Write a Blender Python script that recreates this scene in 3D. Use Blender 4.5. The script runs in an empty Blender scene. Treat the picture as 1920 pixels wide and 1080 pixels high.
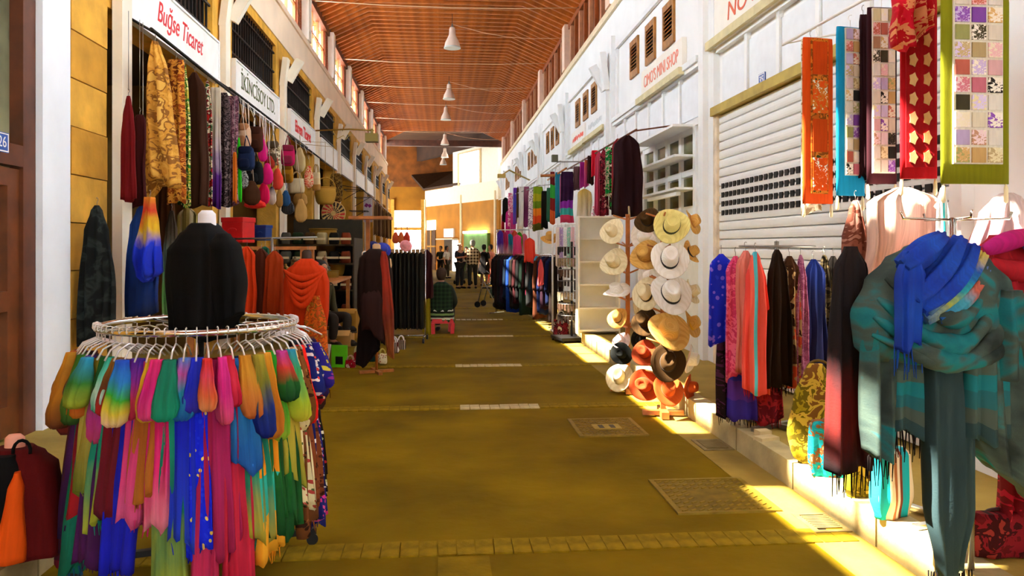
import bpy, bmesh, math, random
from mathutils import Vector, Matrix, Quaternion
PI = math.pi
scene = bpy.context.scene
COL = scene.collection

# ---------------------------------------------------------------- camera
YAW = math.atan(131/1480)
cam_data = bpy.data.cameras.new('camera')
cam = bpy.data.objects.new('camera', cam_data)
COL.objects.link(cam)
cam.location = (0, 0, 1.6)
cam.rotation_euler = (PI/2, 0, -YAW)
cam_data.sensor_width = 36
cam_data.lens = 1480/1920*36
cam_data.shift_y = -78/1920
cam_data.clip_end = 400
scene.camera = cam

# ---------------------------------------------------------------- daylight
world = bpy.data.worlds.new('sky'); scene.world = world
world.use_nodes = True
bg = world.node_tree.nodes['Background']
bg.inputs[0].default_value = (0.84, 0.94, 1.0, 1)
bg.inputs[1].default_value = 11
sun_d = bpy.data.lights.new('sun', 'SUN')
sun_d.energy = 26; sun_d.angle = math.radians(0.6); sun_d.color = (1, .92, .76)
sun = bpy.data.objects.new('sun', sun_d); COL.objects.link(sun)
SUN_DIR = Vector((1, -.06, -1.25)).normalized()
sun.rotation_euler = SUN_DIR.to_track_quat('-Z', 'Y').to_euler()
sun.location = (-20, 5, 30)
scene.view_settings.view_transform = 'Standard'
scene.view_settings.look = 'None'
scene.view_settings.gamma = 1
scene.view_settings.use_curve_mapping = False
scene.view_settings.exposure = 1.25

# ---------------------------------------------------------------- helpers
SN, CS = math.sin(YAW), math.cos(YAW)
def at(px, py, depth):
    """world point seen at a photo position, at a given distance along the view"""
    x = (px-960)/1480*depth
    return Vector((x*CS+depth*SN, depth*CS-x*SN, 1.6-(py-462)/1480*depth))
def depth_x(px, X):
    return X/((px-960)/1480*CS+SN)
def at_x(px, py, X):
    return at(px, py, depth_x(px, X))
def at_floor(px, py, z=0.0):
    return at(px, py, 1480*(1.6-z)/(py-462))

def lin(h):
    h = h.lstrip('#')
    v = [int(h[i:i+2], 16)/255 for i in (0, 2, 4)]
    return tuple(c/12.92 if c <= .04045 else ((c+.055)/1.055)**2.4 for c in v)+(1,)

MATS = {}
def nmat(name):
    m = bpy.data.materials.new(name); m.use_nodes = True
    nt = m.node_tree; b = nt.nodes['Principled BSDF']
    return m, nt, b
def simple(h, rough=.6, metal=0, var=.12, scale=6, bump=0.0, spec=.4):
    k = ('s', h, rough, metal, var, scale, bump, spec)
    if k in MATS: return MATS[k]
    m, nt, b = nmat('surface_'+h.strip('#'))
    b.inputs['Roughness'].default_value = rough
    b.inputs['Metallic'].default_value = metal
    b.inputs['Specular IOR Level'].default_value = spec
    c = lin(h)
    if var > 0:
        tc = nt.nodes.new('ShaderNodeTexCoord'); no = nt.nodes.new('ShaderNodeTexNoise')
        no.inputs['Scale'].default_value = scale; no.inputs['Detail'].default_value = 5
        r = nt.nodes.new('ShaderNodeValToRGB')
        r.color_ramp.elements[0].position = .3; r.color_ramp.elements[1].position = .7
        r.color_ramp.elements[0].color = tuple(x*(1-var*2) for x in c[:3])+(1,)
        r.color_ramp.elements[1].color = tuple(min(1, x*(1+var)) for x in c[:3])+(1,)
        nt.links.new(tc.outputs['Object'], no.inputs['Vector'])
        nt.links.new(no.outputs[0], r.inputs[0]); nt.links.new(r.outputs[0], b.inputs['Base Color'])
        if bump > 0:
            n2 = nt.nodes.new('ShaderNodeTexNoise'); n2.inputs['Scale'].default_value = scale*8
            n2.inputs['Detail'].default_value = 6
            nt.links.new(tc.outputs['Object'], n2.inputs['Vector'])
            bu = nt.nodes.new('ShaderNodeBump'); bu.inputs['Strength'].default_value = bump
            bu.inputs['Distance'].default_value = .02
            nt.links.new(n2.outputs[0], bu.inputs['Height']); nt.links.new(bu.outputs[0], b.inputs['Normal'])
    else:
        b.inputs['Base Color'].default_value = c
    MATS[k] = m
    return m

def cloth(kind, *cols, s=1.0):
    k = ('c', kind, cols, s)
    if k in MATS: return MATS[k]
    m, nt, b = nmat('cloth_'+kind)
    N, L = nt.nodes.new, nt.links.new
    b.inputs['Roughness'].default_value = .85
    b.inputs['Specular IOR Level'].default_value = .15
    cs = [lin(c) for c in cols]
    nuv = N('ShaderNodeUVMap'); nuv.uv_map = 'norm'
    muv = N('ShaderNodeUVMap'); muv.uv_map = 'metric'
    def noise(vec, scale, detail=3, dist=0):
        n = N('ShaderNodeTexNoise'); n.inputs['Scale'].default_value = scale
        n.inputs['Detail'].default_value = detail; n.inputs['Distortion'].default_value = dist
        L(vec, n.inputs['Vector']); return n.outputs[0]
    def mapping(vec, sc):
        mp = N('ShaderNodeMapping'); mp.inputs['Scale'].default_value = sc
        L(vec, mp.inputs['Vector']); return mp.outputs[0]
    def mth(op, a, c):
        n = N('ShaderNodeMath'); n.operation = op
        for i, q in enumerate((a, c)):
            if isinstance(q, (int, float)): n.inputs[i].default_value = q
            else: L(q, n.inputs[i])
        return n.outputs[0]
    def mix(f, a, c):
        n = N('ShaderNodeMix'); n.data_type = 'RGBA'
        if isinstance(f, (int, float)): n.inputs[0].default_value = f
        else: L(f, n.inputs[0])
        for i, q in ((6, a), (7, c)):
            if isinstance(q, tuple): n.inputs[i].default_value = q
            else: L(q, n.inputs[i])
        return n.outputs[2]
    def ramp(f, colors, const=False):
        r = N('ShaderNodeValToRGB'); cr = r.color_ramp
        if const: cr.interpolation = 'CONSTANT'
        n = len(colors)
        while len(cr.elements) < n: cr.elements.new(.5)
        for i, c in enumerate(colors):
            cr.elements[i].position = (i/n if const else (i/(n-1) if n > 1 else 0))
        for i, c in enumerate(colors): cr.elements[i].color = c
        L(f, r.inputs[0]); return r.outputs[0]
    def vor(vec, scale, feat='F1'):
        v = N('ShaderNodeTexVoronoi'); v.feature = feat; v.inputs['Scale'].default_value = scale
        L(vec, v.inputs['Vector']); return v
    sep = N('ShaderNodeSeparateXYZ'); L(nuv.outputs[0], sep.inputs[0])
    sm = N('ShaderNodeSeparateXYZ'); L(muv.outputs[0], sm.inputs[0])
    if kind == 'plain':
        out = mix(noise(mapping(muv.outputs[0], (60, 5, 1)), 1.0), cs[0], tuple(c*.62 for c in cs[0][:3])+(1,))
    elif kind == 'dye':
        f = mth('ADD', sep.outputs[1], mth('MULTIPLY', mth('SUBTRACT', noise(mapping(muv.outputs[0], (14, 4, 1)), 1.0, 4), .5), .55))
        out = ramp(f, cs)
        st = noise(mapping(muv.outputs[0], (90, 3, 1)), 1.0)
        out = mix(mth('MULTIPLY', st, .62), out, (0.02, .02, .03, 1))
    elif kind in ('print', 'dots'):
        v1 = vor(muv.outputs[0], (34 if kind == 'print' else 26)*s)
        f1 = mth('LESS_THAN', v1.outputs['Distance'], .33 if kind == 'print' else .24)
        out = mix(f1, cs[0], cs[1])
        v2 = vor(mapping(muv.outputs[0], (1.3, 1.1, 1)), 21*s)
        f2 = mth('LESS_THAN', v2.outputs['Distance'], .2)
        out = mix(f2, out, cs[-1])
    elif kind == 'paisley':
        n = noise(muv.outputs[0], 16*s, 2, 1.6)
        v1 = vor(muv.outputs[0], 11*s, 'SMOOTH_F1')
        f = mth('ADD', mth('MULTIPLY', n, .75), mth('MULTIPLY', v1.outputs['Distance'], .55))
        f = mth('SUBTRACT', mth('MULTIPLY', f, 1.9), .62)
        out = ramp(f, cs, True)
    elif kind == 'soft':
        f = mth('SUBTRACT', mth('MULTIPLY', noise(muv.outputs[0], 7*s, 3, .6), 2.6), .8)
        out = ramp(f, cs)
        out = mix(mth('MULTIPLY', noise(mapping(muv.outputs[0], (260, 260, 1)), 1.0), .35), out, (.01, .012, .012, 1))
    elif kind == 'stripe':
        f = mth('FRACT', mth('MULTIPLY', sm.outputs[0], 7*s), 0)
        out = ramp(f, cs, True)
    elif kind == 'band':
        f = mth('ADD', sep.outputs[1], mth('MULTIPLY', mth('SUBTRACT', noise(muv.outputs[0], 9), .5), .1))
        out = ramp(f, cs, True)
    elif kind == 'plaid':
        a = mth('LESS_THAN', mth('FRACT', mth('MULTIPLY', sm.outputs[0], 11*s), 0), .45)
        c = mth('LESS_THAN', mth('FRACT', mth('MULTIPLY', sm.outputs[1], 11*s), 0), .45)
        out = mix(mth('MULTIPLY', mth('ADD', a, c), .5), cs[0], cs[1])
    L(out, b.inputs['Base Color'])
    bu = N('ShaderNodeBump'); bu.inputs['Strength'].default_value = .25; bu.inputs['Distance'].default_value = .004
    L(noise(mapping(muv.outputs[0], (220, 120, 1)), 1.0), bu.inputs['Height']); L(bu.outputs[0], b.inputs['Normal'])
    MATS[k] = m
    return m

def link(o, parent=None):
    COL.objects.link(o)
    if parent: o.parent = parent
    return o
def tag(o, label=None, cat=None, group=None, kind=None):
    if label: o['label'] = label
    if cat: o['category'] = cat
    if group: o['group'] = group
    if kind: o['kind'] = kind
    return o
def thing(name, label, cat, loc=(0, 0, 0), rotz=0, group=None):
    o = bpy.data.objects.new(name, None); o.empty_display_size = .1
    COL.objects.link(o); o.location = loc; o.rotation_euler = (0, 0, rotz)
    return tag(o, label, cat, group)

EPS = random.Random(1)
class MB:
    def __init__(s): s.v, s.f, s.uv, s.smooth = [], [], None, False
    def box(s, x0, x1, y0, y1, z0, z1):
        n = len(s.v); e = EPS.uniform(.0001, .0011)     # no two boxes share a face plane
        x0 -= e; x1 += e; y0 -= e; y1 += e; z0 -= e; z1 += e
        s.v += [(x, y, z) for z in (z0, z1) for y in (y0, y1) for x in (x0, x1)]
        s.f += [tuple(n+i for i in q) for q in ((0, 2, 3, 1), (4, 5, 7, 6), (0, 1, 5, 4), (2, 6, 7, 3), (0, 4, 6, 2), (1, 3, 7, 5))]
        return s
    def obox(s, c, sz, rot=None):
        n = len(s.v); c = Vector(c)
        R = rot if rot is not None else Matrix.Identity(3)
        for z in (-.5, .5):
            for y in (-.5, .5):
                for x in (-.5, .5):
                    s.v.append(tuple(c+R @ Vector((x*sz[0], y*sz[1], z*sz[2]))))
        s.f += [tuple(n+i for i in q) for q in ((0, 2, 3, 1), (4, 5, 7, 6), (0, 1, 5, 4), (2, 6, 7, 3), (0, 4, 6, 2), (1, 3, 7, 5))]
        return s
    def tube(s, pts, r, n=8, closed=False):
        pts = [Vector(p) for p in pts]; m = len(pts); base = len(s.v)
        rr = r if isinstance(r, (list, tuple)) else [r]*m
        up = None
        for i, p in enumerate(pts):
            if closed: t = pts[(i+1) % m]-pts[i-1]
            else: t = pts[min(i+1, m-1)]-pts[max(i-1, 0)]
            if t.length < 1e-9: t = Vector((0, 0, 1))
            t.normalize()
            if up is None:
                up = Vector((0, 0, 1)) if abs(t.z) < .9 else Vector((1, 0, 0))
            a = t.cross(up)
            if a.length < 1e-6: a = t.cross(Vector((0, 1, 0)))
            a.normalize(); bb = a.cross(t).normalized(); up = bb
            for j in range(n):
                w = 2*PI*j/n
                s.v.append(tuple(p+(a*math.cos(w)+bb*math.sin(w))*rr[i]))
        for i in range(m if closed else m-1):
            for j in range(n):
                i2 = (i+1) % m
                s.f.append((base+i*n+j, base+i*n+(j+1) % n, base+i2*n+(j+1) % n, base+i2*n+j))
        if not closed:
            s.f.append(tuple(base+j for j in range(n))[::-1]); s.f.append(tuple(base+(m-1)*n+j for j in range(n)))
        s.smooth = True
        return s
    def lathe(s, prof, n=20, c=(0, 0, 0), sx=1, sy=1, fn=None):
        base = len(s.v)
        for (r, z) in prof:
            for j in range(n):
                a = 2*PI*j/n
                x, y, zz = c[0]+r*math.cos(a)*sx, c[1]+r*math.sin(a)*sy, c[2]+z
                if fn: x, y, zz = fn(x, y, zz, a, r)
                s.v.append((x, y, zz))
        for i in range(len(prof)-1):
            for j in range(n):
                s.f.append((base+i*n+j, base+i*n+(j+1) % n, base+(i+1)*n+(j+1) % n, base+(i+1)*n+j))
        s.f.append(tuple(base+j for j in range(n))[::-1]); s.f.append(tuple(base+(len(prof)-1)*n+j for j in range(n)))
        s.smooth = True
        return s
    def build(s, name, mat, parent=None, bevel=0):
        me = bpy.data.meshes.new(name); me.from_pydata(s.v, [], s.f); me.update()
        me.materials.append(mat)
        if s.uv:
            for nm, data in (('norm', s.uv[0]), ('metric', s.uv[1])):
                u = me.uv_layers.new(name=nm)
                flat = []
                for l in me.loops: flat += data[l.vertex_index]
                u.data.foreach_set('uv', flat)
        if s.smooth:
            me.polygons.foreach_set('use_smooth', [len(p.vertices) <= 4 for p in me.polygons])
        o = bpy.data.objects.new(name, me)
        if bevel:
            bm = o.modifiers.new('bevel', 'BEVEL'); bm.width = bevel; bm.segments = 2; bm.limit_method = 'ANGLE'
        return link(o, parent)
def ensure_uv(mb):
    mb.uv = ([(v[0], v[2]) for v in mb.v], [(v[0]+v[1]*.7, v[2]) for v in mb.v])
    return mb
def struct(mb, name, mat, label, parent=None):
    o = mb.build(name, mat, parent)
    if not parent: tag(o, label, None, None, 'structure')
    return o
SH = {}
def piece(name, key, builder, mat, parent, loc=(0, 0, 0), rot=(0, 0, 0)):
    """a piece that shares its mesh with alike pieces"""
    kk = (key, mat.name)
    if kk not in SH:
        o = builder().build(name, mat, parent); SH[kk] = o.data
    else:
        o = link(bpy.data.objects.new(name, SH[kk]), parent)
    o.location = loc; o.rotation_euler = rot
    return o

STY = {  # fraction of length, width, depth
 'scarf': [(0, .45, .55), (.03, .72, .8), (.10, .9, 1), (.5, .95, 1), (1, 1, 1)],
 'pinch': [(0, .2, .4), (.05, .34, .7), (.18, .66, .9), (.4, .88, 1), (1, 1, 1)],
 'over': [(0, .82, .45), (.015, .92, .9), (.5, .95, 1), (1, 1, 1)],
 'flat': [(0, .97, .8), (.02, 1, 1), (1, 1, 1)],
 'coat': [(0, .16, .4), (.02, .3, .6), (.07, .74, .9), (.13, .95, 1), (.5, 1, 1), (1, 1.08, 1.1)],
 'loop': [(0, .5, .5), (.08, .52, .6), (.35, .74, .85), (.75, 1, 1.05), (.93, .86, .9), (1, .45, .5)],
 'shawl': [(0, .12, .3), (.05, .36, .7), (.2, .72, 1), (.5, .95, 1), (1, 1.05, 1)],
 'tail': [(0, .7, .8), (.2, .85, 1), (.8, 1, 1), (1, 1.05, .9)],
 'bag': [(0, .55, .5), (.06, .8, .8), (.3, .95, .95), (.7, 1, 1), (.92, .92, .9), (1, .6, .6)],
}
def drape(name, w, d, L, mat, parent, style='scarf', folds=3, amp=None, hem=.02, slant=0, point=0, seed=0, n=26, rows=18, loc=(0, 0, 0), rotz=0, lean=(0, 0), power=.75):
    """hanging cloth: a closed, pleated loft from the top (z=0) down to z=-L"""
    rnd = random.Random(seed*7+len(name)); U = rnd.uniform
    ph, ph2, ph3, ph4 = U(0, 6.3), U(0, 6.3), U(0, 6.3), U(0, 6.3); dr = U(-1.6, 1.6); k2 = U(1.7, 2.6); wob = U(.02, .05)
    soft = isinstance(style, str) and style not in ('bag', 'flat')
    if amp is None: amp = d*.42
    if style == 'scarf' and seed % 3: style = ('pinch', 'over')[seed % 2]
    keys = STY[style] if isinstance(style, str) else style
    mb = MB(); un, um = [], []
    if soft: n = max(n, 34)
    for r in range(rows+1):
        t = (r/rows)**1.15
        for i in range(len(keys)-1):
            if keys[i][0] <= t <= keys[i+1][0]+1e-9: break
        a, c = keys[i], keys[i+1]; f = (t-a[0])/max(1e-9, c[0]-a[0]); f = f*f*(3-2*f)
        kw = a[1]+(c[1]-a[1])*f; kd = a[2]+(c[2]-a[2])*f
        A = amp*min(1, .3+t*1.2)*(.4+.6*kw)
        for j in range(n):
            an = 2*PI*j/n; cc, ss = math.cos(an), math.sin(an)
            sx = math.copysign(abs(cc)**power, cc); sy = math.copysign(abs(ss)**.6, ss)
            edge = (wob*math.sin(t*5.1+ph3)+wob*.6*math.sin(t*11+ph4)) if soft else 0
            x = w/2*kw*(sx+edge*(1+.5*sx))
            q = folds*PI*sx+ph+dr*t
            fold = 1-2*abs(math.sin(q*.5)) if soft else math.sin(q)
            y = d/2*kd*sy+A*fold*.75+A*.45*math.sin(folds*k2*sx*2+ph2-dr*t*2)+(A*.25*math.sin(9*t+3*sx+ph4) if soft else 0)
            hz = max(0, (t-.6)/.4)
            z = -t*L+hz*(hem*(math.sin(2.7*sx+ph2)+.5*math.sin(6.1*sx+ph))+slant*sx-point*(1-abs(sx)))
            x += lean[0]*t; y += lean[1]*t
            mb.v.append((x, y, z)); un.append((sx*.5+.5, t)); um.append((w/2*kw*sx*(1 if ss >= 0 else 1.07)+seed*.37, -t*L+seed*.61))
    for r in range(rows):
        for j in range(n):
            mb.f.append((r*n+j, (r+1)*n+j, (r+1)*n+(j+1) % n, r*n+(j+1) % n))
    mb.f.append(tuple(range(n))); mb.f.append(tuple(rows*n+j for j in range(n))[::-1])
    mb.uv = (un, um); mb.smooth = True
    o = mb.build(name, mat, parent); o.location = loc; o.rotation_euler = (0, 0, rotz)
    return o
def fringe(parent, w, z, mat, n=18, L=.07, seed=0, y=0, x=0, slant=0, point=0, d=.02):
    rnd = random.Random(seed); mb = MB()
    for i in range(n):
        sx = -1+2*(i+.5)/n
        x0 = x+sx*w/2; zz = z+slant*sx-point*(1-abs(sx))+.012; yy = y+rnd.uniform(-d, d)
        dx, dy = rnd.uniform(-.012, .012), rnd.uniform(-.01, .01); l = L*rnd.uniform(.75, 1.15)
        mb.tube([(x0, yy, zz), (x0+dx*.5, yy+dy*.5, zz-l*.5), (x0+dx, yy+dy, zz-l)], [.0035, .003, .0018], 4)
    return tag(mb.build('fringe', mat, parent), kind='stuff')
def hook_wire(parent, mat, h=.07, r=.0022, name='hook'):
    pts = [(0, 0, 0), (0, 0, h*.5)]
    for k in range(7):
        a = -PI/2+k/6*PI*1.25
        pts.append((0, .018*math.cos(a), h*.5+.018+.018*math.sin(a)))
    return MB().tube(pts, r, 5).build(name, mat, parent)
CHROME = simple('#d8d8d6', .18, 1.0, 0)
STEEL = simple('#8e8c86', .35, .9, 0)
IRON = simple('#1d1b19', .5, .4, 0)
WHITE = simple('#f3f2ee', .5, 0, .03)
CLEAR, _n, _b = nmat('clear_plastic'); _b.inputs['Base Color'].default_value = (.9, .88, .86, 1); _b.inputs['Roughness'].default_value = .08; _b.inputs['Transmission Weight'].default_value = .55
BLACK = simple('#0c0c0d', .7, 0, .1)
WOOD = simple('#b9702f', .5, 0, .2, 9)
BROWN = simple('#6b3413', .5, 0, .2, 7)
SKIN = simple('#b98262', .55, 0, .05)
def text(body, size, mat, parent, loc, rot, name='lettering', shear=0, sx=1, ext=.004, bold=0):
    cu = bpy.data.curves.new('text', 'FONT'); cu.body = body; cu.size = size; cu.align_x = 'CENTER'; cu.align_y = 'CENTER'
    cu.extrude = ext; cu.shear = shear; cu.offset = bold
    tmp = bpy.data.objects.new('text', cu); COL.objects.link(tmp)
    dg = bpy.context.evaluated_depsgraph_get(); dg.update()
    me = bpy.data.meshes.new_from_object(tmp.evaluated_get(dg)); bpy.data.objects.remove(tmp)
    nw = len(body.split())
    iv = sorted((min(me.vertices[i].co.x for i in p.vertices), max(me.vertices[i].co.x for i in p.vertices)) for p in me.polygons)
    end = iv[0][1]; gaps = []
    for x0, x1 in iv:
        if x0 > end: gaps.append((x0-end, (x0+end)/2))
        end = max(end, x1)
    cuts = [-1e9]+sorted(g[1] for g in sorted(gaps)[::-1][:nw-1])+[1e9]
    first = None
    for c0, c1 in zip(cuts, cuts[1:]):
        b = bmesh.new(); b.from_mesh(me)
        bmesh.ops.delete(b, geom=[v for v in b.verts if not c0 < v.co.x < c1], context='VERTS')
        m2 = bpy.data.meshes.new(name); b.to_mesh(m2); b.free()
        m2.materials.clear(); m2.materials.append(mat)
        o = bpy.data.objects.new(name, m2); o.location = loc; o.rotation_euler = rot; o.scale = (sx, 1, 1)
        link(o, parent)
    return o
# ================================================================ SETTING
XL, XR = -3.14, 3.40          # wall faces
KL, KR = -1.95, 2.30          # kerb faces
YE = 45.5                     # end of the roofed street
STONE = simple('#dfa73c', .85, 0, .16, 3.0, .25)
STONE2 = simple('#d0962f', .85, 0, .18, 2.2, .25)
PLASTER_L = simple('#f8dfc2', .8, 0, .05, 1.5)
PLASTER_R = simple('#f1f3f4', .7, 0, .03, 1.2)
PAINT_W = simple('#eceff0', .5, 0, .03, 2)
CREAM = simple('#efe6d2', .6, 0, .06, 2)
ROOFW = simple('#7c3a0c', .6, 0, .25, 3)
RAFT = simple('#bb641c', .55, 0, .2, 5)
DARKWOOD = simple('#4a2410', .5, 0, .2, 5)
SHUT = simple('#a4521f', .5, 0, .15, 6)
FLOORM = simple('#7d6400', .9, 0, .2, 1.1, .35, spec=.12)
PAVE = simple('#a68c3c', .85, 0, .15, 1.6, .3)
KERB = simple('#b3a274', .85, 0, .16, 4, .3)
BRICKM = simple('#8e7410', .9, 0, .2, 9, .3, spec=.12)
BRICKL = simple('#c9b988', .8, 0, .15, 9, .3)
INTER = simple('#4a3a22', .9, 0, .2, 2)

fl = struct(MB().box(-9, 14, -24, 75, -.3, 0), 'floor', FLOORM, 'olive brown asphalt street floor down the market hall')
pl_ = struct(MB().box(-6.2, KL-.14, -6, 46, 0, .16), 'floor_pavement_left', PAVE, 'raised pavement along the left shops')
pr_ = struct(MB().box(KR+.14, XR+.05, -6, 46, 0, .17), 'floor_pavement_right', PAVE, 'raised pavement along the right shops')
def kerb_row(X0, X1, name, lab, h):
    base = struct(MB().box(X0+.004, X1-.004, -6, 46, 0, h-.012), name, simple('#6f6238', .9, 0, .2, 5), lab)
    y = 1.5
    while y < 24:
        piece('kerb_stone', (name, 'k'), lambda: MB().box(X0-.006, X1+.006, -.49, .49, .0, h), KERB, base, (0, y, 0)); y += 1.0
    return base
kerb_row(KR, KR+.15, 'trim_1', 'pale concrete kerb of the right pavement', .178)
kerb_row(KL-.15, KL, 'trim_2', 'concrete kerb of the left pavement', .166)
# rows of paving bricks across the street
rows = [4.19, 7.84, 10.58, 14.04, 17.2, 20.5]
nb = 0
rnd = random.Random(3)
for ri, y in enumerate(rows):
    nbr = 42 if ri < 4 else 36
    for i in range(nbr):
        x = KL+.05+(i+.5)*(KR-KL-.1)/nbr
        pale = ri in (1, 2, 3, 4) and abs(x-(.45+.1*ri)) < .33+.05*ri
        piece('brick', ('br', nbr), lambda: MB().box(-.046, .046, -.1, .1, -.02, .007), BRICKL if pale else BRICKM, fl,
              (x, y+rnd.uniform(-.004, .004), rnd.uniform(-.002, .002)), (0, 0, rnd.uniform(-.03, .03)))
mb = MB()
for y in (24, 27.5, 31, 34.5, 38):
    for i in range(40):
        x = KL+.05+(i+.5)*(KR-KL-.1)/40
        mb.box(x-.047, x+.047, y-.1, y+.1, -.02, .007)
tag(mb.build('brick_row', BRICKM, fl), kind='stuff')
# patched slab in the foreground
MB().box(-.02, .24, 3.2, 4.06, -.02, .006).build('slab', simple('#846b0a', .9, 0, .15, 5, .3, spec=.12), fl)

def cover(label, x0, x1, y0, y1, kind):
    cx, cy = (x0+x1)/2, (y0+y1)/2
    t = thing('manhole_cover' if kind != 'grate' else 'drain_grate', label, 'manhole cover' if kind != 'grate' else 'drain grate', (cx, cy, 0))
    w, d = (x1-x0)/2, (y1-y0)/2
    met = simple('#8e761c', .6, .15, .15, 12) if kind != 'grate' else simple('#8b7748', .6, .3, .15, 12)
    f = MB(); e = .03
    for b in ((-w, w, -d, -d+e), (-w, w, d-e, d), (-w, -w+e, -d, d), (w-e, w, -d, d)): f.box(*b, -.02, .012)
    f.build('frame', met, t)
    if kind == 'grate':
        MB().box(-w, w, -d, d, -.03, .0075).build('pit', BLACK, t)
        for i in range(8):
            y = -d+.05+(i+.5)*(2*d-.1)/8
            piece('bar', ('gb', round(w, 2)), lambda: MB().box(-w+e, w-e, -.009, .009, -.01, .016), met, t, (0, y, 0))
    else:
        MB().box(-w+e, w-e, -d+e, d-e, -.02, .006).build('plate', simple('#7a6310', .65, .15, .2, 10), t)
        r = MB(); k = 0
        for i in range(11):
            for j in range(9):
                x = -w+.06+i*(2*w-.12)/10; y = -d+.06+j*(2*d-.12)/8
                if abs(x) < .13 and abs(y) < .1: continue
                r.obox((x, y, .008), (.045, .012, .008), Matrix.Rotation((PI/4 if (i+j) % 2 else -PI/4) if kind == 'a' else PI/5, 3, 'Z'))
        tag(r.build('tread', met, t), kind='stuff')
        if kind == 'a':
            MB().box(-.12, .12, -.09, .09, 0, .012).build('badge', simple('#a8923c', .6, .1, .1, 9), t)
            for s in (-1, 1): piece('slot', 'slot', lambda: MB().box(-.022, .022, -.06, .06, 0, .0135), IRON, t, (s*.05, 0, 0))
    return t
cover('square iron manhole cover with two slots in front of the hat stands', 1.15, 1.74, 6.53, 7.2, 'a')
cover('patterned manhole cover partly lit by sun beside the gutter', 1.4, 2.04, 4.59, 5.28, 'b')
cover('slotted drain grate in the gutter nearest the camera', 2.07, 2.28, 4.22, 4.53, 'grate')
cover('shaded drain grate in the gutter beside the shawl rack', 2.04, 2.28, 6.0, 6.34, 'grate')
struct(MB().box(2.0, KR-.002, -6, 46, -.01, .004), 'trim_3', simple('#a08534', .85, 0, .15, 2, .3), 'pale concrete gutter strip along the right kerb')

# ------------------------------------------------ left wall
PW = [7.5+4.15*i for i in range(-2, 10)]
w = MB()
for p in PW:
    if 7 < p < 8: continue
    w.box(XL-.35, XL, p-.5, p+.5, .16, 3.86)
for p in PW:
    w.box(XL-.35, XL, p-.5, p+.5, 3.86, 5.56)                     # between the windows
    w.box(XL-.35, XL, p+.5, p+3.65, 3.86, 4.42)
    w.box(XL-.35, XL, p+.5, p+3.65, 5.40, 5.56)
w.box(XL-.35, XL, -14, -1.2, 0, 5.56)
wl = struct(w, 'wall_left', STONE, 'golden sandstone arcade wall on the left')
for i in range(9):     # stone blocks of the first piers
    piece('stone_block', ('sb', 0), lambda: MB().box(XL-.35, XL, -.36, .36, 0, .4), (STONE, STONE2)[i % 2 if i != 4 else 0], wl, (0.004*(i % 3), 7.36, .165+.411*i))
for q in (1, 2, 3):
    for i in range(9):
        piece('stone_block', ('sb', 1), lambda: MB().box(XL-.05, XL+.012, -.25, .25, 0, .4), (STONE2, STONE)[i % 2], wl, (0.003*(i % 3), 7.5+4.15*q+.26, .165+.411*i))
struct(MB().box(XL-.35, XL+.02, -14, YE, 5.56, 6.28).box(XL-.3, XL+.06, -14, YE, 6.22, 6.34), 'trim_4', PLASTER_L, 'pale peach plaster band above the left windows')
# the pale entrance bay nearest the camera
struct(MB().box(XL-.35, XL+.03, 6.47, 6.93, .16, 5.56), 'wall_left_pilaster', simple('#e9eef6', .7, 0, .03, 2), 'white painted pilaster beside the brown door')
struct(MB().box(XL-.35, XL-.05, 6.93, 7.0, .16, 5.56), 'trim_5', BLACK, 'dark joint beside the stone pier')
for i, p in enumerate(PW[2:]):
    z1 = 5.56
    t = thing('downpipe', ['white square downpipe on the first stone pier beside the black scarf', 'white square downpipe with a forked head between the first two shop signs',
        'white downpipe between the green-lettered and red-lettered signs', 'white downpipe right after the second red-lettered sign'][i] if i < 4 else
        'white downpipe on a far left pier, %s beyond the second red sign' % ('second', 'third', 'fourth', 'fifth', 'sixth', 'seventh')[i-4], 'downpipe', (XL+.02, p+(.42 if i == 0 else -.12), 0), 0, 'downpipes on the left piers')
    MB().box(0, .09, -.12, .12, .16, 4.75).build('pipe', CREAM, t)
    if i:
        h = MB()
        h.obox((.07, 0, 4.98), (.1, .25, .55), Matrix.Rotation(.12, 3, 'Y'))
        h.build('hopper', CREAM, t)
        MB().obox((.23, .13, 5.05), (.16, .12, .48), Matrix.Rotation(.5, 3, 'Y')).build('branch', CREAM, t)
# shop interiors
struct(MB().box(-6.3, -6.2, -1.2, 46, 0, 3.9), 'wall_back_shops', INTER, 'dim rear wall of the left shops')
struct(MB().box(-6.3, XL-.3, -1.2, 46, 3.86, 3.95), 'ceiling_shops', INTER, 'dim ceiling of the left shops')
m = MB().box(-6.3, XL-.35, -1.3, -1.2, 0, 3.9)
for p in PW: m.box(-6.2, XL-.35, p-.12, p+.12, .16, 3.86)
struct(m, 'wall_partition_shops', simple('#8a6a34', .9, 0, .15, 2), 'partition walls between the left shops')
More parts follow.
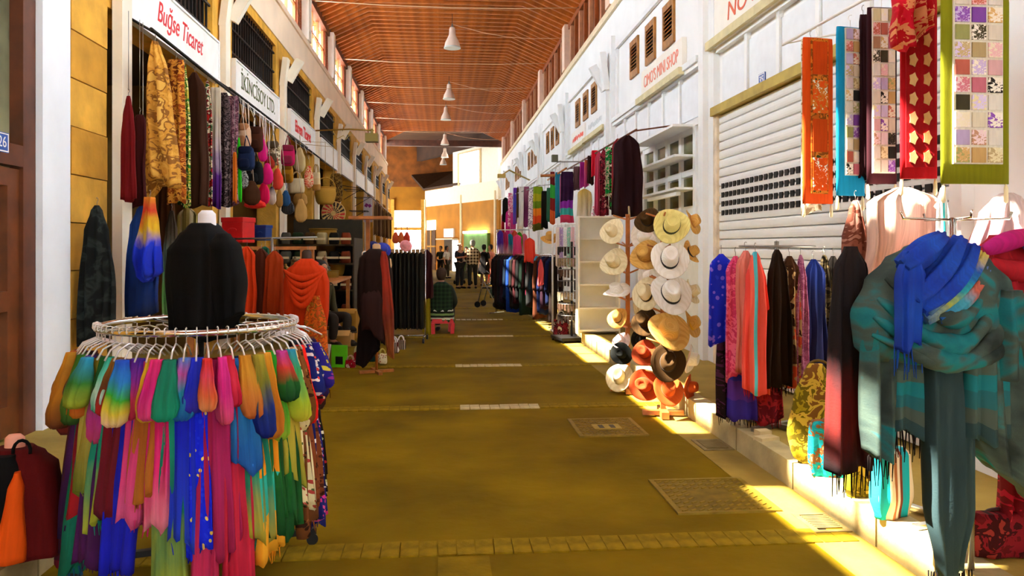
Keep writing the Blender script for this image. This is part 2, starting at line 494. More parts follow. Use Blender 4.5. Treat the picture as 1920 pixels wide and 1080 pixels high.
# barred windows
for i, p in enumerate(PW[2:]+PW[:2]):
    y0, y1, z0, z1 = p+.5, p+3.65, 4.42, 5.40
    o = struct(MB().box(XL-.3, XL-.24, y0, y1, z0, z1), 'window_%d' % (i+1), simple('#2a2418', .3, 0, .2, 3), 'barred window above a left shop sign')
    fr = MB()
    for b in ((y0, y1, z0, z0+.06), (y0, y1, z1-.06, z1), (y0, y0+.06, z0, z1), (y1-.06, y1, z0, z1), ((y0+y1)/2-.05, (y0+y1)/2+.05, z0, z1)): fr.box(XL-.22, XL-.12, *b)
    fr.build('window_frame', DARKWOOD, o)
    if i < 3:
        for k in range(20): piece('bar', 'wbar', lambda: MB().box(-.012, .012, -.012, .012, 0, .98), IRON, o, (XL-.06, y0+.08+k*(3.15-.16)/19, z0))
        for k in range(3): piece('cross_bar', 'wcb', lambda: MB().box(-.014, .014, 0, 3.15, -.014, .014), IRON, o, (XL-.04, y0, z0+.12+.36*k))
    else:
        g = MB()
        for k in range(20): g.box(XL-.07, XL-.045, y0+.08+k*.157-.012, y0+.08+k*.157+.012, z0, z1)
        for k in range(3): g.box(XL-.05, XL-.025, y0, y1, z0+.1+.36*k, z0+.13+.36*k)
        tag(g.build('grille', IRON, o), kind='stuff')
# shop signs, left
def sign_left(label, y0, y1, z0, z1, body, col, size, shear=0, sx=1, X=XL+.02, bold=0):
    t = thing('shop_sign', label, 'sign', (X, (y0+y1)/2, (z0+z1)/2))
    w_, h_ = (y1-y0)/2, (z1-z0)/2
    MB().box(-.02, .035, -w_, w_, -h_, h_).build('board', WHITE, t)
    f = MB()
    for b in ((-w_, w_, -h_-.05, -h_+.012), (-w_, w_, h_-.012, h_+.012), (-w_, -w_+.03, -h_, h_), (w_-.03, w_, -h_, h_)): f.box(-.02, .055, *b)
    f.build('frame', PAINT_W, t)
    if body: text(body, size, simple(col, .6, 0, 0), t, (.037, 0, 0), (PI/2, 0, PI/2), shear=shear, sx=sx, bold=bold)
    return t
sign_left('first white shop sign on the left, lettered in slanting red script', 8.12, 11.25, 3.9, 4.42, 'Buğse Ticaret', '#d8232b', .33, .3, .86)
sign_left('white shop sign lettered in tall dark green capitals', 12.1, 15.3, 3.88, 4.40, 'İKİNCİSOY LTD.', '#4f5a1c', .34, 0, .95)
sign_left('third white shop sign on the left, lettered in bold upright red', 16.4, 19.5, 3.88, 4.40, 'Ekrem Ticaret', '#e0262c', .34, 0, 1.0, bold=.008)
for k, lab in enumerate(['blank white shop sign right after the red-lettered one', 'blank white shop sign, second after the red-lettered one', 'blank white shop sign, third after the red-lettered one', 'small far blank white shop sign, fourth after the red-lettered one']):
    sign_left(lab, 20.5+4.15*k, 23.6+4.15*k, 3.88, 4.38, None, None, 0)
# left clerestory
GL, gnt, gb = nmat('window_glass')
tr = gnt.nodes.new('ShaderNodeBsdfTransparent'); gl_ = gnt.nodes.new('ShaderNodeBsdfGlossy'); gl_.inputs['Roughness'].default_value = .05
mx = gnt.nodes.new('ShaderNodeMixShader'); mx.inputs[0].default_value = .07
gnt.links.new(tr.outputs[0], mx.inputs[1]); gnt.links.new(gl_.outputs[0], mx.inputs[2])
gnt.links.new(mx.outputs[0], gnt.nodes['Material Output'].inputs[0])
ZS, ZT = 6.34, 7.62
PY = [2.0+4.15*i for i in range(-4, 11)]
m = MB()
for y in PY: m.box(XL-.3, XL+.1, y-.2, y+.2, ZS, ZT)
struct(m, 'trim_6', simple('#f6efe2', .6, 0, .03), 'white posts of the left clerestory')
struct(MB().box(XL-.2, XL+.0, -14, YE, ZT-.12, ZT+.1).box(XL-.2, XL-.02, -14, YE, ZS, ZS+.06), 'trim_7', BROWN, 'brown timber rails of the left clerestory')
def louvre(): 
    b = MB().box(-.02, .02, -.25, -.2, 0, 1.1).box(-.02, .02, .2, .25, 0, 1.1).box(-.02, .02, -.25, .25, 0, .07).box(-.02, .02, -.25, .25, 1.03, 1.1).box(-.008, 0, -.22, .22, .05, 1.05)
    return b
def slats():
    b = MB()
    for k in range(15): b.obox((0.0, 0, .1+k*.064), (.03, .4, .012), Matrix.Rotation(.7, 3, 'Y'))
    return b
wn = 11
for y in PY[:-1]:
    o = struct(MB().box(XL-.14, XL-.135, y+.7, y+3.45, ZS+.06, ZT-.12), 'window_%d' % wn, GL, 'bright clerestory window high on the left'); wn += 1
    f = MB()
    for q in (.7, 1.6, 2.5, 3.39): f.box(XL-.17, XL-.1, y+q, y+q+.06, ZS+.06, ZT-.12)
    f.box(XL-.17, XL-.1, y+.7, y+3.45, (ZS+ZT)/2-.02, (ZS+ZT)/2+.02)
    f.build('window_frame', SHUT, o)
    for yy in (.45, 3.7):
        s = piece('shutter', 'lv', louvre, SHUT, o, (XL-.08, y+yy, ZS+.07))
        piece('slats', 'sl', slats, SHUT, s)
# ------------------------------------------------ right wall
struct(MB().box(XR, XR+.35, -14, YE, 0, 6.3), 'wall_right', PLASTER_R, 'white plastered wall of the right shops')
struct(MB().box(XR-.06, XR+.3, -14, YE, 6.26, 6.4), 'trim_8', simple('#ecd9b4', .7, 0, .05), 'cream sill under the right clerestory')
PR = [3.9, 9.72, 15.6, 21.4, 26.9, 32.4, 37.9, 43.4]
m = MB()
for y in PR: m.box(XR-.08, XR+.02, y-.28, y+.28, .17, 5.75)
struct(m, 'trim_9', PAINT_W, 'white pilasters of the right wall')
labs = ['white forked rain pipe at the right wall above the shelf display', 'white forked rain pipe between the vents of the middle right shops']
for i, y in enumerate(PR[1:]):
    t = thing('rain_pipe', labs[i-1] if i in (1, 2) else ('thin white rain pipe beside the roller shutter' if i == 0 else 'white forked rain pipe far along the right wall, %s from the end beam' % {3: 'fourth', 4: 'third', 5: 'second', 6: 'first'}[i]), 'downpipe', (XR-.08, y, 0), 0, 'rain pipes on the right wall')
    MB().box(-.07, 0, -.09, .09, .17, 4.75 if i else 5.7).build('pipe', PAINT_W, t)
    if i:
        MB().obox((-.09, 0, 5.1), (.12, .24, .75), Matrix.Rotation(-.12, 3, 'Y')).build('hopper', PAINT_W, t)
        MB().obox((-.16, .17, 5.0), (.16, .13, .55), Matrix.Rotation(-.5, 3, 'Y')).build('branch', PAINT_W, t)
def vent_frame(): return MB().box(-.035, 0, -.29, -.22, 0, .66).box(-.035, 0, .22, .29, 0, .66).box(-.035, 0, -.22, .22, 0, .12).box(-.035, 0, -.22, .22, .56, .66)
def vent_slat(): return MB().obox((0, 0, 0), (.05, .44, .012), Matrix.Rotation(-.6, 3, 'Y'))
def vent_slats():
    b = MB()
    for k in range(7): b.obox((-.02, 0, .16+.06*k), (.05, .44, .012), Matrix.Rotation(-.6, 3, 'Y'))
    return b
VW = simple('#a8702c', .55, 0, .2, 8)
for bi, y in enumerate(PR[1:-1]):
    nxt = PR[bi+2]; c = (y+nxt)/2
    for k, off in enumerate((-1.08, -.04, 1.04)):
        t = thing('wall_vent', '%s brown louvred wall vent %s' % (('nearest', 'middle', 'farthest')[k], ('above the cream sign with faded red capitals', 'above the small red-lettered sign', 'in the third group of vents along the right wall')[bi] if bi < 3 else 'in the %s group of vents along the right wall' % ('fourth', 'fifth', 'sixth')[bi-3]), 'vent', (XR, c+off, 4.6), 0, 'wall vents of the right shops')
        piece('vent_frame', 'vf', vent_frame, VW, t)
        MB().box(-.008, 0, -.22, .22, .1, .58).build('vent_back', BLACK, t)
        if bi < 2:
            for q in range(7): piece('slat', 'vs', vent_slat, VW, t, (-.025, 0, .16+.06*q))
        else: piece('slats', 'vss', vent_slats, VW, t)
    mo = MB().box(XR-.06, XR, y+.55, nxt-.5, 5.42, 5.5).box(XR-.05, XR, nxt-.62, nxt-.52, 4.1, 5.46)
    tag(mo.build('trim_%d' % (20+bi), PAINT_W), 'white moulding round the vents of a right shop', None, None, 'structure')
# transom panels + moulding over each right shop
for bi, (y0, y1) in enumerate([(3.9, 9.72), (9.72, 15.6), (15.6, 21.4), (21.4, 26.9), (26.9, 32.4)]):
    a, b = y0+.34, y1-.34
    base = tag(MB().box(XR-.1, XR, a, b, 4.02, 4.1).box(XR-.07, XR, a, b, 3.96, 4.03).box(XR-.07, XR, a, b, 3.2, 3.27).build('trim_%d' % (30+bi), PAINT_W), 'white moulding and rail over a right shop front', None, None, 'structure')
    n = 6
    for k in range(n):
        ww = (b-a-.1)/n
        piece('panel', ('pn', bi), lambda: MB().box(-.02, 0, -ww/2+.05, ww/2-.05, 0, .55), simple('#e3e8ee', .4, 0, .03), base, (XR-.005, a+.05+ww*(k+.5), 3.33))
        if k: piece('mullion', ('ml', 0), lambda: MB().box(-.05, 0, -.035, .035, 0, .7), PAINT_W, base, (XR, a+.05+ww*k, 3.26))
def sign_right(label, y0, y1, z0, z1, body, col, size, board='#f0ebe0', sx=1, shear=0, dy=0, dz=0):
    t = thing('shop_sign', label, 'sign', (XR-.02, (y0+y1)/2, (z0+z1)/2))
    w_, h_ = (y1-y0)/2, (z1-z0)/2
    MB().box(-.05, .02, -w_, w_, -h_, h_).build('board', simple(board, .55, 0, .02), t)
    MB().box(-.13, .02, -w_-.1, w_+.1, -h_-.1, -h_).build('ledge', simple('#d8cc9c', .6, 0, .08), t)
    if body is None:      # lettering too faded to read
        g = MB(); r_ = random.Random(len(label)); y = -size/2
        while y < size/2:
            h = r_.uniform(.07, .12); g.obox((-.052, y, r_.uniform(-.02, .02)), (.006, r_.uniform(.03, .06), h), Matrix.Rotation(r_.uniform(-.5, .5), 3, 'X')); y += r_.uniform(.05, .09)
        tag(g.build('faded_lettering', simple(col, .6, 0, 0), t), kind='stuff'); return
    text(body, size, simple(col, .6, 0, 0), t, (-.052, dy, dz), (PI/2, 0, -PI/2), sx=sx, shear=shear)
sign_right('cream shop sign with thin orange capitals over the roller shutter', 5.0, 9.45, 4.12, 4.75, 'NO LIMIT', '#e0603a', .30, sx=1.3, shear=.12, dy=.95, dz=-.1)
sign_right('cream shop sign with faded red capitals below three louvred vents', 10.75, 13.0, 4.08, 4.52, "CIMO'S MINI SHOP", '#ee8a72', .27, sx=.85)
sign_right('small white shop sign with bright red lettering on the right wall', 18.3, 20.2, 4.08, 4.5, None, '#f0583f', 1.5, '#f3efe8')
sign_right('faded pale grey shop sign on the right wall', 16.0, 18.1, 4.1, 4.5, None, '#ccd2d6', 1.5, '#eef0f2')
# number plates
def plate(label, num, loc, rz, X):
    t = thing('number_plate', label, 'number plate', loc, rz)
    MB().box(-.005, .008, -.085, .085, -.07, .07).build('plate', simple('#1d4fa8', .35, 0, 0), t)
    r = MB()
    for b in ((-.08, .08, -.065, -.058), (-.08, .08, .058, .065), (-.08, -.073, -.065, .065), (.073, .08, -.065, .065)): r.box(.006, .0095, *b)
    r.build('border', WHITE, t)
    text(num, .11, WHITE, t, (.009, 0, 0), (PI/2, 0, PI/2), name='number', ext=.001)
plate('blue enamel plate numbered 26 on the brown door', '26', at_x(2, 266, XL+.03), 0, 0)
plate('blue enamel plate numbered 35 over the roller shutter', '35', at_x(1429, 150, XR-.03), PI, 0)
# roller shutter
sh = thing('roller_shutter', 'white roller shutter with rows of small holes', 'shutter', (XR-.03, 7.1, .17))
SW = simple('#e9eae8', .45, 0, .02, 3)
for k in range(28):
    z = .02+k*.107
    def slat():
        b = MB(); n = 6
        for i in range(n+1):
            a = PI*i/n
            for y in (-2.2, 2.2): b.v.append((-.03+.012*(1-math.sin(a)) if 0 < i < n else 0, y, .05-.051*math.cos(a)))
        for i in range(n): b.f.append((2*i, 2*i+1, 2*i+3, 2*i+2))
        b.f.append(tuple(2*i for i in range(n+1))[::-1]); b.f.append(tuple(2*i+1 for i in range(n+1))); b.f.append((0, 2*n, 2*n+1, 1))
        return b
    piece('slat', 'rs', slat, SW, sh, (0, 0, z))
for k in range(4):
    b = MB()
    for i in range(34): b.box(-.037, -.025, -2.1+i*.125, -2.1+i*.125+.075, -.03, .03)
    tag(b.build('hole_row', IRON, sh), kind='stuff').location = (0, 0, 1.78+.107*k+.05)
MB().box(-.06, .03, -2.32, -2.2, 0, 3.05).build('rail', PAINT_W, sh); MB().box(-.06, .03, 2.2, 2.32, 0, 3.05).build('rail', simple('#ead9bd', .6, 0, .2, 5), sh)
MB().box(-.1, .03, -2.32, 2.32, 3.02, 3.12).build('head_box', simple('#b9a24a', .6, 0, .1), sh)
# display window with shelves
dw = thing('display_window', 'white display window with greenish panes and three plank shelves', 'window', (XR, 11.6, 0))
GP = simple('#5a5a14', .25, 0, .35, 2, spec=.3)
f = MB()
for q in (-1.35, -.72, -.05, .62, 1.3): f.box(-.06, 0, q-.06, q+.06, 2.0, 3.2)
for z in (2.0, 2.6, 3.16): f.box(-.055, 0, -1.4, 1.36, z-.04, z+.04)
f.build('window_frame', PAINT_W, dw)
for iy in range(4):
    for iz in range(2): piece('pane', 'dwp', lambda: MB().box(-.02, -.005, -.28, .28, .04, .54), GP, dw, (0, -1.02+.67*iy, 2.0+.58*iz))
for z, d in ((3.2, .34), (2.8, .32), (2.36, .3)):
    MB().box(-d, 0, -1.32, .85, z, z+.03).build('shelf', PAINT_W, dw)
MB().box(-.26, -.2, -1.2, .3, 2.29, 2.335).build('tube_light', WHITE, dw)
MB().box(-.03, 0, -1.75, 1.95, .0, 1.98).build('lower_panel', simple('#e6e2d4', .5, 0, .03), dw).location = (0, 0, .17)
# right clerestory
m = MB()
for y in PR: m.box(XR-.1, XR+.3, y-.22, y+.22, 6.4, ZT)
for y in (-1.6, -7.5, -13.2): m.box(XR-.1, XR+.3, y-.22, y+.22, 6.4, ZT)
struct(m, 'trim_10', simple('#f0cdb4', .7, 0, .04), 'pink-white posts of the right clerestory')
for bi, (y0, y1) in enumerate(zip([-13.2, -7.5, -1.6]+PR, [-7.5, -1.6]+PR+[YE])):
    a, b = y0+.22, y1-.22
    if b-a < .5: continue
    is_open = y1 < 16          # unseen near bays opened to add light on the left side
    o = struct(MB().box(XR+.1, XR+.14 if not is_open else XR+.105, a, b, 6.4, ZT), 'window_%d' % (30+bi), GL if is_open else simple('#5c2812', .4, 0, .25, 4), 'dark shuttered clerestory window high on the right' if not is_open else 'unseen right clerestory window opened to light the left side')
    MB().box(XR+.0, XR+.12, a, b, 6.4, 6.48).box(XR+.0, XR+.12, a, b, ZT-.14, ZT).build('window_frame', SHUT, o)
    n = 8 if not is_open else 3
    for k in range(n): piece('mullion', ('rcm', k % 2), lambda: MB().box(0, .1, -(.05+.03*(k % 2)), .05+.03*(k % 2), 0, 1.1), (SHUT, simple('#c98a63', .55, 0, .1))[k % 2], o, (XR+.01, a+(k+.5)*(b-a)/n, 6.44))
# ------------------------------------------------ roof
struct(MB().box(XL-.35, -1.6, -14, -13.8, 0, 8.4).box(1.9, XR+.35, -14, -13.8, 0, 8.4).box(-1.6, 1.9, -14, -13.8, 3.6, 8.4), 'wall_back', STONE, 'unseen end wall added behind the camera, with a gate for some light')  # added out of view to cut light from behind, gate admits a little
EX0, EX1, FX0, FX1, ZF = XL-.35, XR+.4, -2.05, 2.2, 8.34
def rafter():
    b = MB(); d = .16; wd = .045
    pts = [(EX0, ZT+.02), (FX0, ZF), (FX1, ZF), (EX1, ZT+.02)]
    for (x0, z0), (x1, z1) in zip(pts, pts[1:]):
        n = len(b.v)
        for (x, z) in ((x0, z0), (x1, z1)):
            for y in (-wd, wd):
                b.v += [(x, y, z-d), (x, y, z)]
        b.f += [(n, n+1, n+5, n+4), (n+2, n+6, n+7, n+3), (n, n+4, n+6, n+2), (n+1, n+3, n+7, n+5), (n, n+2, n+3, n+1), (n+4, n+5, n+7, n+6)]
    return b
m = MB()
pts = [(EX0, ZT), (FX0, ZF), (FX1, ZF), (EX1, ZT)]
def roof_panel(m, p, q, y0, y1):
    n = len(m.v)
    for (x, z) in (p, q):
        for y in (y0, y1): m.v += [(x, y, z), (x, y, z+.12)]
    m.f += [(n, n+4, n+6, n+2), (n+1, n+3, n+7, n+5), (n, n+1, n+5, n+4), (n+2, n+6, n+7, n+3), (n, n+2, n+3, n+1), (n+4, n+5, n+7, n+6)]
YR = -13.8                    # the roof runs on behind the camera to the added end wall
roof_panel(m, pts[1], pts[2], YR, YE); roof_panel(m, pts[2], pts[3], YR, YE)
# narrow roof gap added above the view, throws sun on the right hangings
sk = lambda x: (x, ZT+(ZF-ZT)*(x-EX0)/(FX0-EX0))
roof_panel(m, pts[0], pts[1], YR, 4.1); roof_panel(m, pts[0], pts[1], 6.3, YE); roof_panel(m, pts[0], sk(-2.5), 4.1, 6.3)
ceil = struct(m, 'ceiling', ROOFW, 'dark red-brown boarded timber ceiling')
for k in range(72):
    piece('rafter', 'raft', rafter, RAFT, ceil, (0, 16.2+.41*k, 0))
b = MB()
for x in (EX0+.28, EX1-.3): b.box(x-.05, x+.05, -13, YE, ZT-.06, ZT+.06)
struct(b, 'trim_11', simple('#8f7a4a', .6, 0, .1), 'wall plate and cable tray along the eaves')
# pendant lamps
lampM = simple('#efd9c6', .35, .2, .04)
for i, (px, py, dep) in enumerate([(848, 52, 22.4), (842, 158, 30.6), (836, 201, 35.8), (834, 252, 44), (834, 278, 49.5), (831, 293, 54), (802, 315, 60)]):
    p = at(px, py, dep)
    t = thing('pendant_lamp', ['largest bell-shaped pendant lamp, nearest under the timber ceiling', 'bell pendant lamp, second from the front', 'bell pendant lamp, third from the front', 'bell pendant lamp hanging before the end beam of the roof',
              'bell pendant lamp just beyond the roof end beam', 'small bell pendant lamp low beyond the end beam', 'smallest far bell pendant lamp, left of the others'][i], 'lamp', p, 0, 'bell pendant lamps')
    MB().lathe([(.075, 0), (.085, -.06), (.095, -.2), (.12, -.26), (.2, -.42), (.23, -.56), (.235, -.58), (.225, -.58), (.19, -.42), (.1, -.27), (.05, -.2)], 20).build('shade', lampM, t)
    MB().lathe([(.235, -.55), (.24, -.585), (.228, -.585)], 20).build('rim', simple('#cfd6cf', .3, .3, 0), t)
    MB().lathe([(.02, .12), (.03, .05), (.06, .0)], 10).build('cap', STEEL, t)
    top = (ZF if dep < 45 else 8.9)-p.z
    MB().tube([(0, 0, .1), (0, 0, max(.15, top))], .008, 5).build('cord', IRON, t)
    MB().lathe([(.02, -.25), (.07, -.35), (.08, -.42), (.03, -.5)], 12).build('bulb', simple('#f4ead0', .2, 0, 0), t)
    if dep < 45:
        pts_ = [(x_, .0+.03*math.sin(x_*9), .1-.16*math.sin(PI*x_/(XR-p.x))-.32*x_/(XR-p.x)) for x_ in [j*(XR-p.x)/12 for j in range(13)]]
        MB().tube(pts_, .011, 5).build('cable', simple('#e3b08a', .5, 0, 0), t)
for i, y in enumerate((19.5, 25.5, 29.5, 33, 37, 41)):
    tag(MB().tube([(EX0+.3, y, ZT-.05), (-1.5, y, ZT-.12), (0.2, y, ZT-.14), (1.8, y, ZT-.12), (EX1-.3, y, ZT-.05)], .012, 6).build('tie_rod', simple('#e0b890', .5, .2, 0)), 'thin tie rod across the hall under the timber ceiling, %s from the front' % ('first', 'second', 'third', 'fourth', 'fifth', 'sixth')[i], 'tie rod', 'tie rods under the ceiling')
# ------------------------------------------------ far end hall
GOLD = simple('#b07414', .8, 0, .14, .8)
struct(MB().box(EX0, EX1, YE, YE+.25, 7.35, 7.7).box(EX0, EX1, YE+3.2, YE+3.4, 7.95, 8.1), 'trim_12', DARKWOOD, 'dark tie beams at the end of the timber roof')
struct(MB().box(-14, 14, YE+.2, 66, 8.9, 9.1), 'ceiling_far_hall', simple('#4a2a12', .7, 0, .2, 1), 'dark ceiling of the crossing hall')
struct(MB().box(-14, EX0, YE-.2, YE, 0, 9).box(EX1, 14, YE-.2, YE, 0, 9), 'wall_cross_front', PLASTER_L, 'near walls of the crossing hall')
struct(MB().box(EX0, EX1, YE-.02, YE+.2, 8.3, 9.0), 'wall_gable', ROOFW, 'boarded gable above the roof end')
w = MB(); o0, o1, zo = -3.65, -1.62, 4.35
w.box(-14, o0, 61, 61.4, 0, 9).box(o1, 10, 61, 61.4, 0, 9).box(o0, o1, 61, 61.4, zo, 9)
struct(w, 'wall_far', GOLD, 'golden rear wall of the crossing hall')
d1 = struct(MB().box(o0, o1, 61.0, 61.25, 2.85, 3.08).box(o1, o1+.25, 60.8, 61.0, 0, 5.2).box(o0-.25, o0, 60.8, 61, 0, 5.2), 'door_1', simple('#d9a63e', .7, 0, .1), 'bright open gateway with a crossbeam at the far end')
struct(MB().box(13.8, 14, YE, 61, 0, 9).box(-14, -13.8, YE, 53, 0, 9).box(-14, -13.8, 56.5, 61, 0, 9).box(-14, -13.8, 53, 56.5, 3.6, 9), 'wall_far_sides', GOLD, 'unseen side walls added to darken the crossing hall')  # added out of view so less sky light floods the far hall
# boarded upper wall and slanting canopy
struct(MB().box(-6, 1.2, 57.4, 57.5, 5.9, 8.9), 'wall_far_upper', simple('#8a4d0c', .7, 0, .25, 1.5), 'brown boarded upper wall of the far hall')
A, B = Vector((-1.15, 56.0, 0)), Vector((3.3, 46.2, 0)); dv = (B-A); Lf = dv.length; ang = math.atan2(dv.y, dv.x)
fac = thing('wall_angled', None, None, A, ang); tag(fac, 'angled golden facade with a white upper band at the far end', None, None, 'structure')
Rl = lambda x: x
MB().box(0, Lf, 0, .3, 0, 4.38).build('wall_panel', GOLD, fac)
MB().box(-.05, Lf, -.04, .3, 4.38, 5.5).build('white_band', simple('#f0e2c4', .7, 0, .04), fac)
MB().box(Lf*.42, Lf, -.02, .3, 5.5, 7.75).build('white_gable', simple('#f2e6cf', .7, 0, .04), fac)
MB().box(-3, Lf+1, -.03, .3, 7.75, 8.9).build('dark_gable', simple('#3a2210', .8, 0, .2, 1), fac)
WG, wnt, wb = nmat('glowing_pane')
wb.inputs['Emission Color'].default_value = (1, .95, .85, 1); wb.inputs['Emission Strength'].default_value = 4  # panes glow by themselves, emission stands in for daylight behind them
MB().box(Lf*.52, Lf*.78, -.05, 0.0, 5.55, 7.5).build('pane', WG, fac)
MB().box(Lf*.5, Lf*.52, -.09, 0, 5.5, 7.55).box(Lf*.78, Lf*.8, -.09, 0, 5.5, 7.55).box(Lf*.5, Lf*.8, -.09, 0, 7.5, 7.58).build('window_frame', simple('#d9bd8c', .7, 0, .05), fac)
for x in (0.05, Lf*.54, Lf*.97): piece('pipe', 'fp', lambda: MB().box(-.05, .05, -.12, 0, 0, 4.9), simple('#eed9ae', .6, 0, .05), fac, (x, 0, 0))
MB().box(.35, 1.75, -.05, .02, 0, 2.75).build('door', simple('#4a2f10', .6, 0, .2), fac)
MB().box(.35, 1.75, -.06, .02, 2.75, 3.4).build('glowing_transom', WG, fac)
MB().box(.95, 1.1, -.08, 0, 0, 2.75).box(.35, 1.75, -.08, 0, 1.55, 1.65).build('door_rail', simple('#b98522', .6, 0, .1), fac)
MB().box(3.2, 5.2, -.05, .02, 0, 2.05).build('shop_opening', simple('#3a2b12', .7, 0, .2), fac)
MB().box(4.55, 5.3, -.07, .02, 0, 2.0).build('glowing_door', WG, fac)  # solid panel made to glow like an open, daylit doorway
MB().box(2.7, 5.3, -.45, 0, 2.05, 2.12).build('awning', simple('#e8dcc0', .6, 0, .05), fac)
MB().box(3.3, 4.8, -.12, 0, 2.2, 2.78).build('sign_panel', simple('#fffdf6', .4, 0, 0), fac)
TL, tnt, tb = nmat('fluorescent'); tb.inputs['Emission Color'].default_value = (.85, 1, .92, 1); tb.inputs['Emission Strength'].default_value = 9
MB().box(6.6, 9.6, -.3, -.16, 2.42, 2.55).build('tube_lamp', TL, fac)
MB().box(6.5, 9.7, -.2, 0, 1.1, 2.4).build('shop_front', simple('#5f8a3a', .6, 0, .2, 2), fac)
MB().box(6.5, 9.7, -.25, -.1, 0, 1.1).build('counter', simple('#4a3a1c', .7, 0, .2, 2), fac)
# slanting canopy roof over the bend
c = MB(); n = len(c.v)
P4 = [(-1.3, 55.6, 5.5), (3.3, 46.6, 5.6), (.9, 57.2, 6.9), (-2.2, 57.2, 6.6)]
c.v = P4+[(x, y, z+.15) for x, y, z in P4]
c.f = [(0, 1, 2, 3), (4, 7, 6, 5), (0, 4, 5, 1), (1, 5, 6, 2), (2, 6, 7, 3), (3, 7, 4, 0)]
cn = struct(c, 'ceiling_canopy', simple('#3a2410', .7, 0, .2), 'dark slanting canopy at the bend of the street')
# ================================================================ LEFT SIDE
dr = struct(MB().box(XL-.2, XL-.12, 3.9, 6.47, .16, 5.5), 'door_2', simple('#8e8f6e', .15, 0, .3, 1, spec=.7), 'brown framed glazed shop door at the left edge')
f = MB()
for b in ((6.28, 6.46, .16, 5.5), (3.9, 6.46, 2.2, 2.36), (3.9, 4.1, .16, 5.5), (5.0, 5.12, .16, 2.2)): f.box(XL-.14, XL-.02, *b)
f.build('door_frame', simple('#5f2f12', .45, 0, .2, 5), dr)
lf = MB()
for b in ((6.12, 6.28, .2, 2.18), (5.12, 5.25, .2, 2.18), (5.12, 6.28, 2.05, 2.18), (5.12, 6.28, 1.12, 1.27), (5.12, 6.28, .2, .42)): lf.box(XL-.13, XL-.05, *b)
lf.build('door_leaf', simple('#6b3716', .45, 0, .2, 5), dr)
MB().box(XL-.115, XL-.11, 5.75, 5.98, 1.35, 1.7).build('notice', WHITE, dr)

RAILS = {-2.80: (3.85, -.019), -2.72: (3.68, -.005), 2.72: (3.17, .0066), 2.42: (2.45, .034), 2.74: (3.22, 0), 2.76: (3.22, 0), 2.78: (3.22, 0), -2.5: (3.75, -.0144), -3.2: (3.86, 0), -3.4: (3.86, 0), 2.5: (3.16, 0)}
def rail_z(X, y): return RAILS[X][0]+RAILS[X][1]*y
def hang(name, label, cat, mat, px, wpx, y0, y1, X=None, dep=None, style='scarf', d=None, folds=3, hem=.02, slant=0, point=0, seed=0, group=None, rot=0, part='cloth', fr=None, hook=True, rows=18, lean=(0, 0)):
    """a garment hanging on a hook, from photo extents and a real distance"""
    D = dep if dep else depth_x(px, X)
    p = at(px, y0, D); w = wpx/1480*D; L = (y1-y0)/1480*D
    t = thing(name, label, cat, p, rot-YAW, group)
    if d is None: d = max(.03, min(.16, w*.35))
    cl_ = drape(part, w, d, L, mat, t, style, folds, None, hem, slant, point, seed, rows=rows, lean=lean)
    if hook: hook_wire(t, STEEL, .08).location = (0, 0, -.01)
    if X in RAILS and .02 < rail_z(X, p.y)-p.z < 2.3: MB().tube([(0, 0, .05), (0, 0, rail_z(X, p.y)-p.z)], .003, 4).build('hanging_cord', STEEL, t)
    if fr: fringe(cl_, w*.95, -L, fr, max(8, int(w/.014)), .07, seed, slant=slant, point=point)
    return t
G1 = 'garments on the rail of the first left shop'
def rail(label, a, b, r=.014, mat=STEEL, cat='rail', name='hanging_rail', drops=()):
    t = thing(name, label, cat, a)
    a, b = Vector(a), Vector(b)
    MB().tube([(0, 0, 0), tuple(b-a)], r, 8).build('bar', mat, t)
    for (f_, v) in drops: 
        q = (b-a)*f_
        MB().tube([tuple(q), tuple(q+Vector(v))], r*.8, 6).build('bracket', mat, t)
    return t
rail('dark hanging rail under the slanting red-script sign', (-2.80, 7.9, 3.70), (-2.80, 12.2, 3.62), .018, IRON, drops=((.05, (-.34, 0, .2)), (.95, (-.34, 0, .2))))
rail('dark hanging rail under the green-lettered sign carrying bags', (-2.72, 10.4, 3.63), (-2.72, 16.3, 3.60), .016, IRON, drops=((.05, (-.42, 0, .28)), (.95, (-.42, 0, .28))))
rail('dark hanging rail under the bold red-lettered sign', (-2.72, 16.5, 3.58), (-2.72, 20.3, 3.56), .016, IRON, drops=((.05, (-.42, 0, .28)), (.95, (-.42, 0, .28))))
C = cloth
hang('scarf', 'black and grey fringed scarf hung on the stone pier', 'scarf', C('soft', '#080a0a', '#0c0e0e', '#0d1010', '#2c322f', '#0a0c0c', s=1.2), 182, 62, 385, 640, X=-2.95, style='shawl', folds=4, seed=1, fr=BLACK, slant=.06)
hang('garment', 'dark red garment at the left end of the first shop', 'garment', C('plain', '#6e0c10'), 241, 30, 180, 375, X=-2.80, folds=2, seed=2, group=G1)
hang('garment', 'deep maroon garment hanging behind the beige one', 'garment', C('plain', '#3a0a0c'), 262, 26, 215, 385, X=-2.80, folds=2, seed=3, group=G1)
hang('garment', 'blue and teal shawl hung low in the first shop', 'shawl', C('dye', '#123a86', '#1c4fae', '#143a8c', '#0b2250'), 268, 62, 385, 592, X=-2.80, style='shawl', folds=4, seed=4, group=G1, slant=.03)
hang('scarf', 'bright blue scarf with red and yellow loop over the blue shawl', 'scarf', C('dye', '#f08a1c', '#e83a20', '#f2c21c', '#1436e0', '#0f2ed6', '#1a3ee8'), 281, 32, 370, 525, X=-2.66, style='loop', folds=3, seed=5, d=.22)
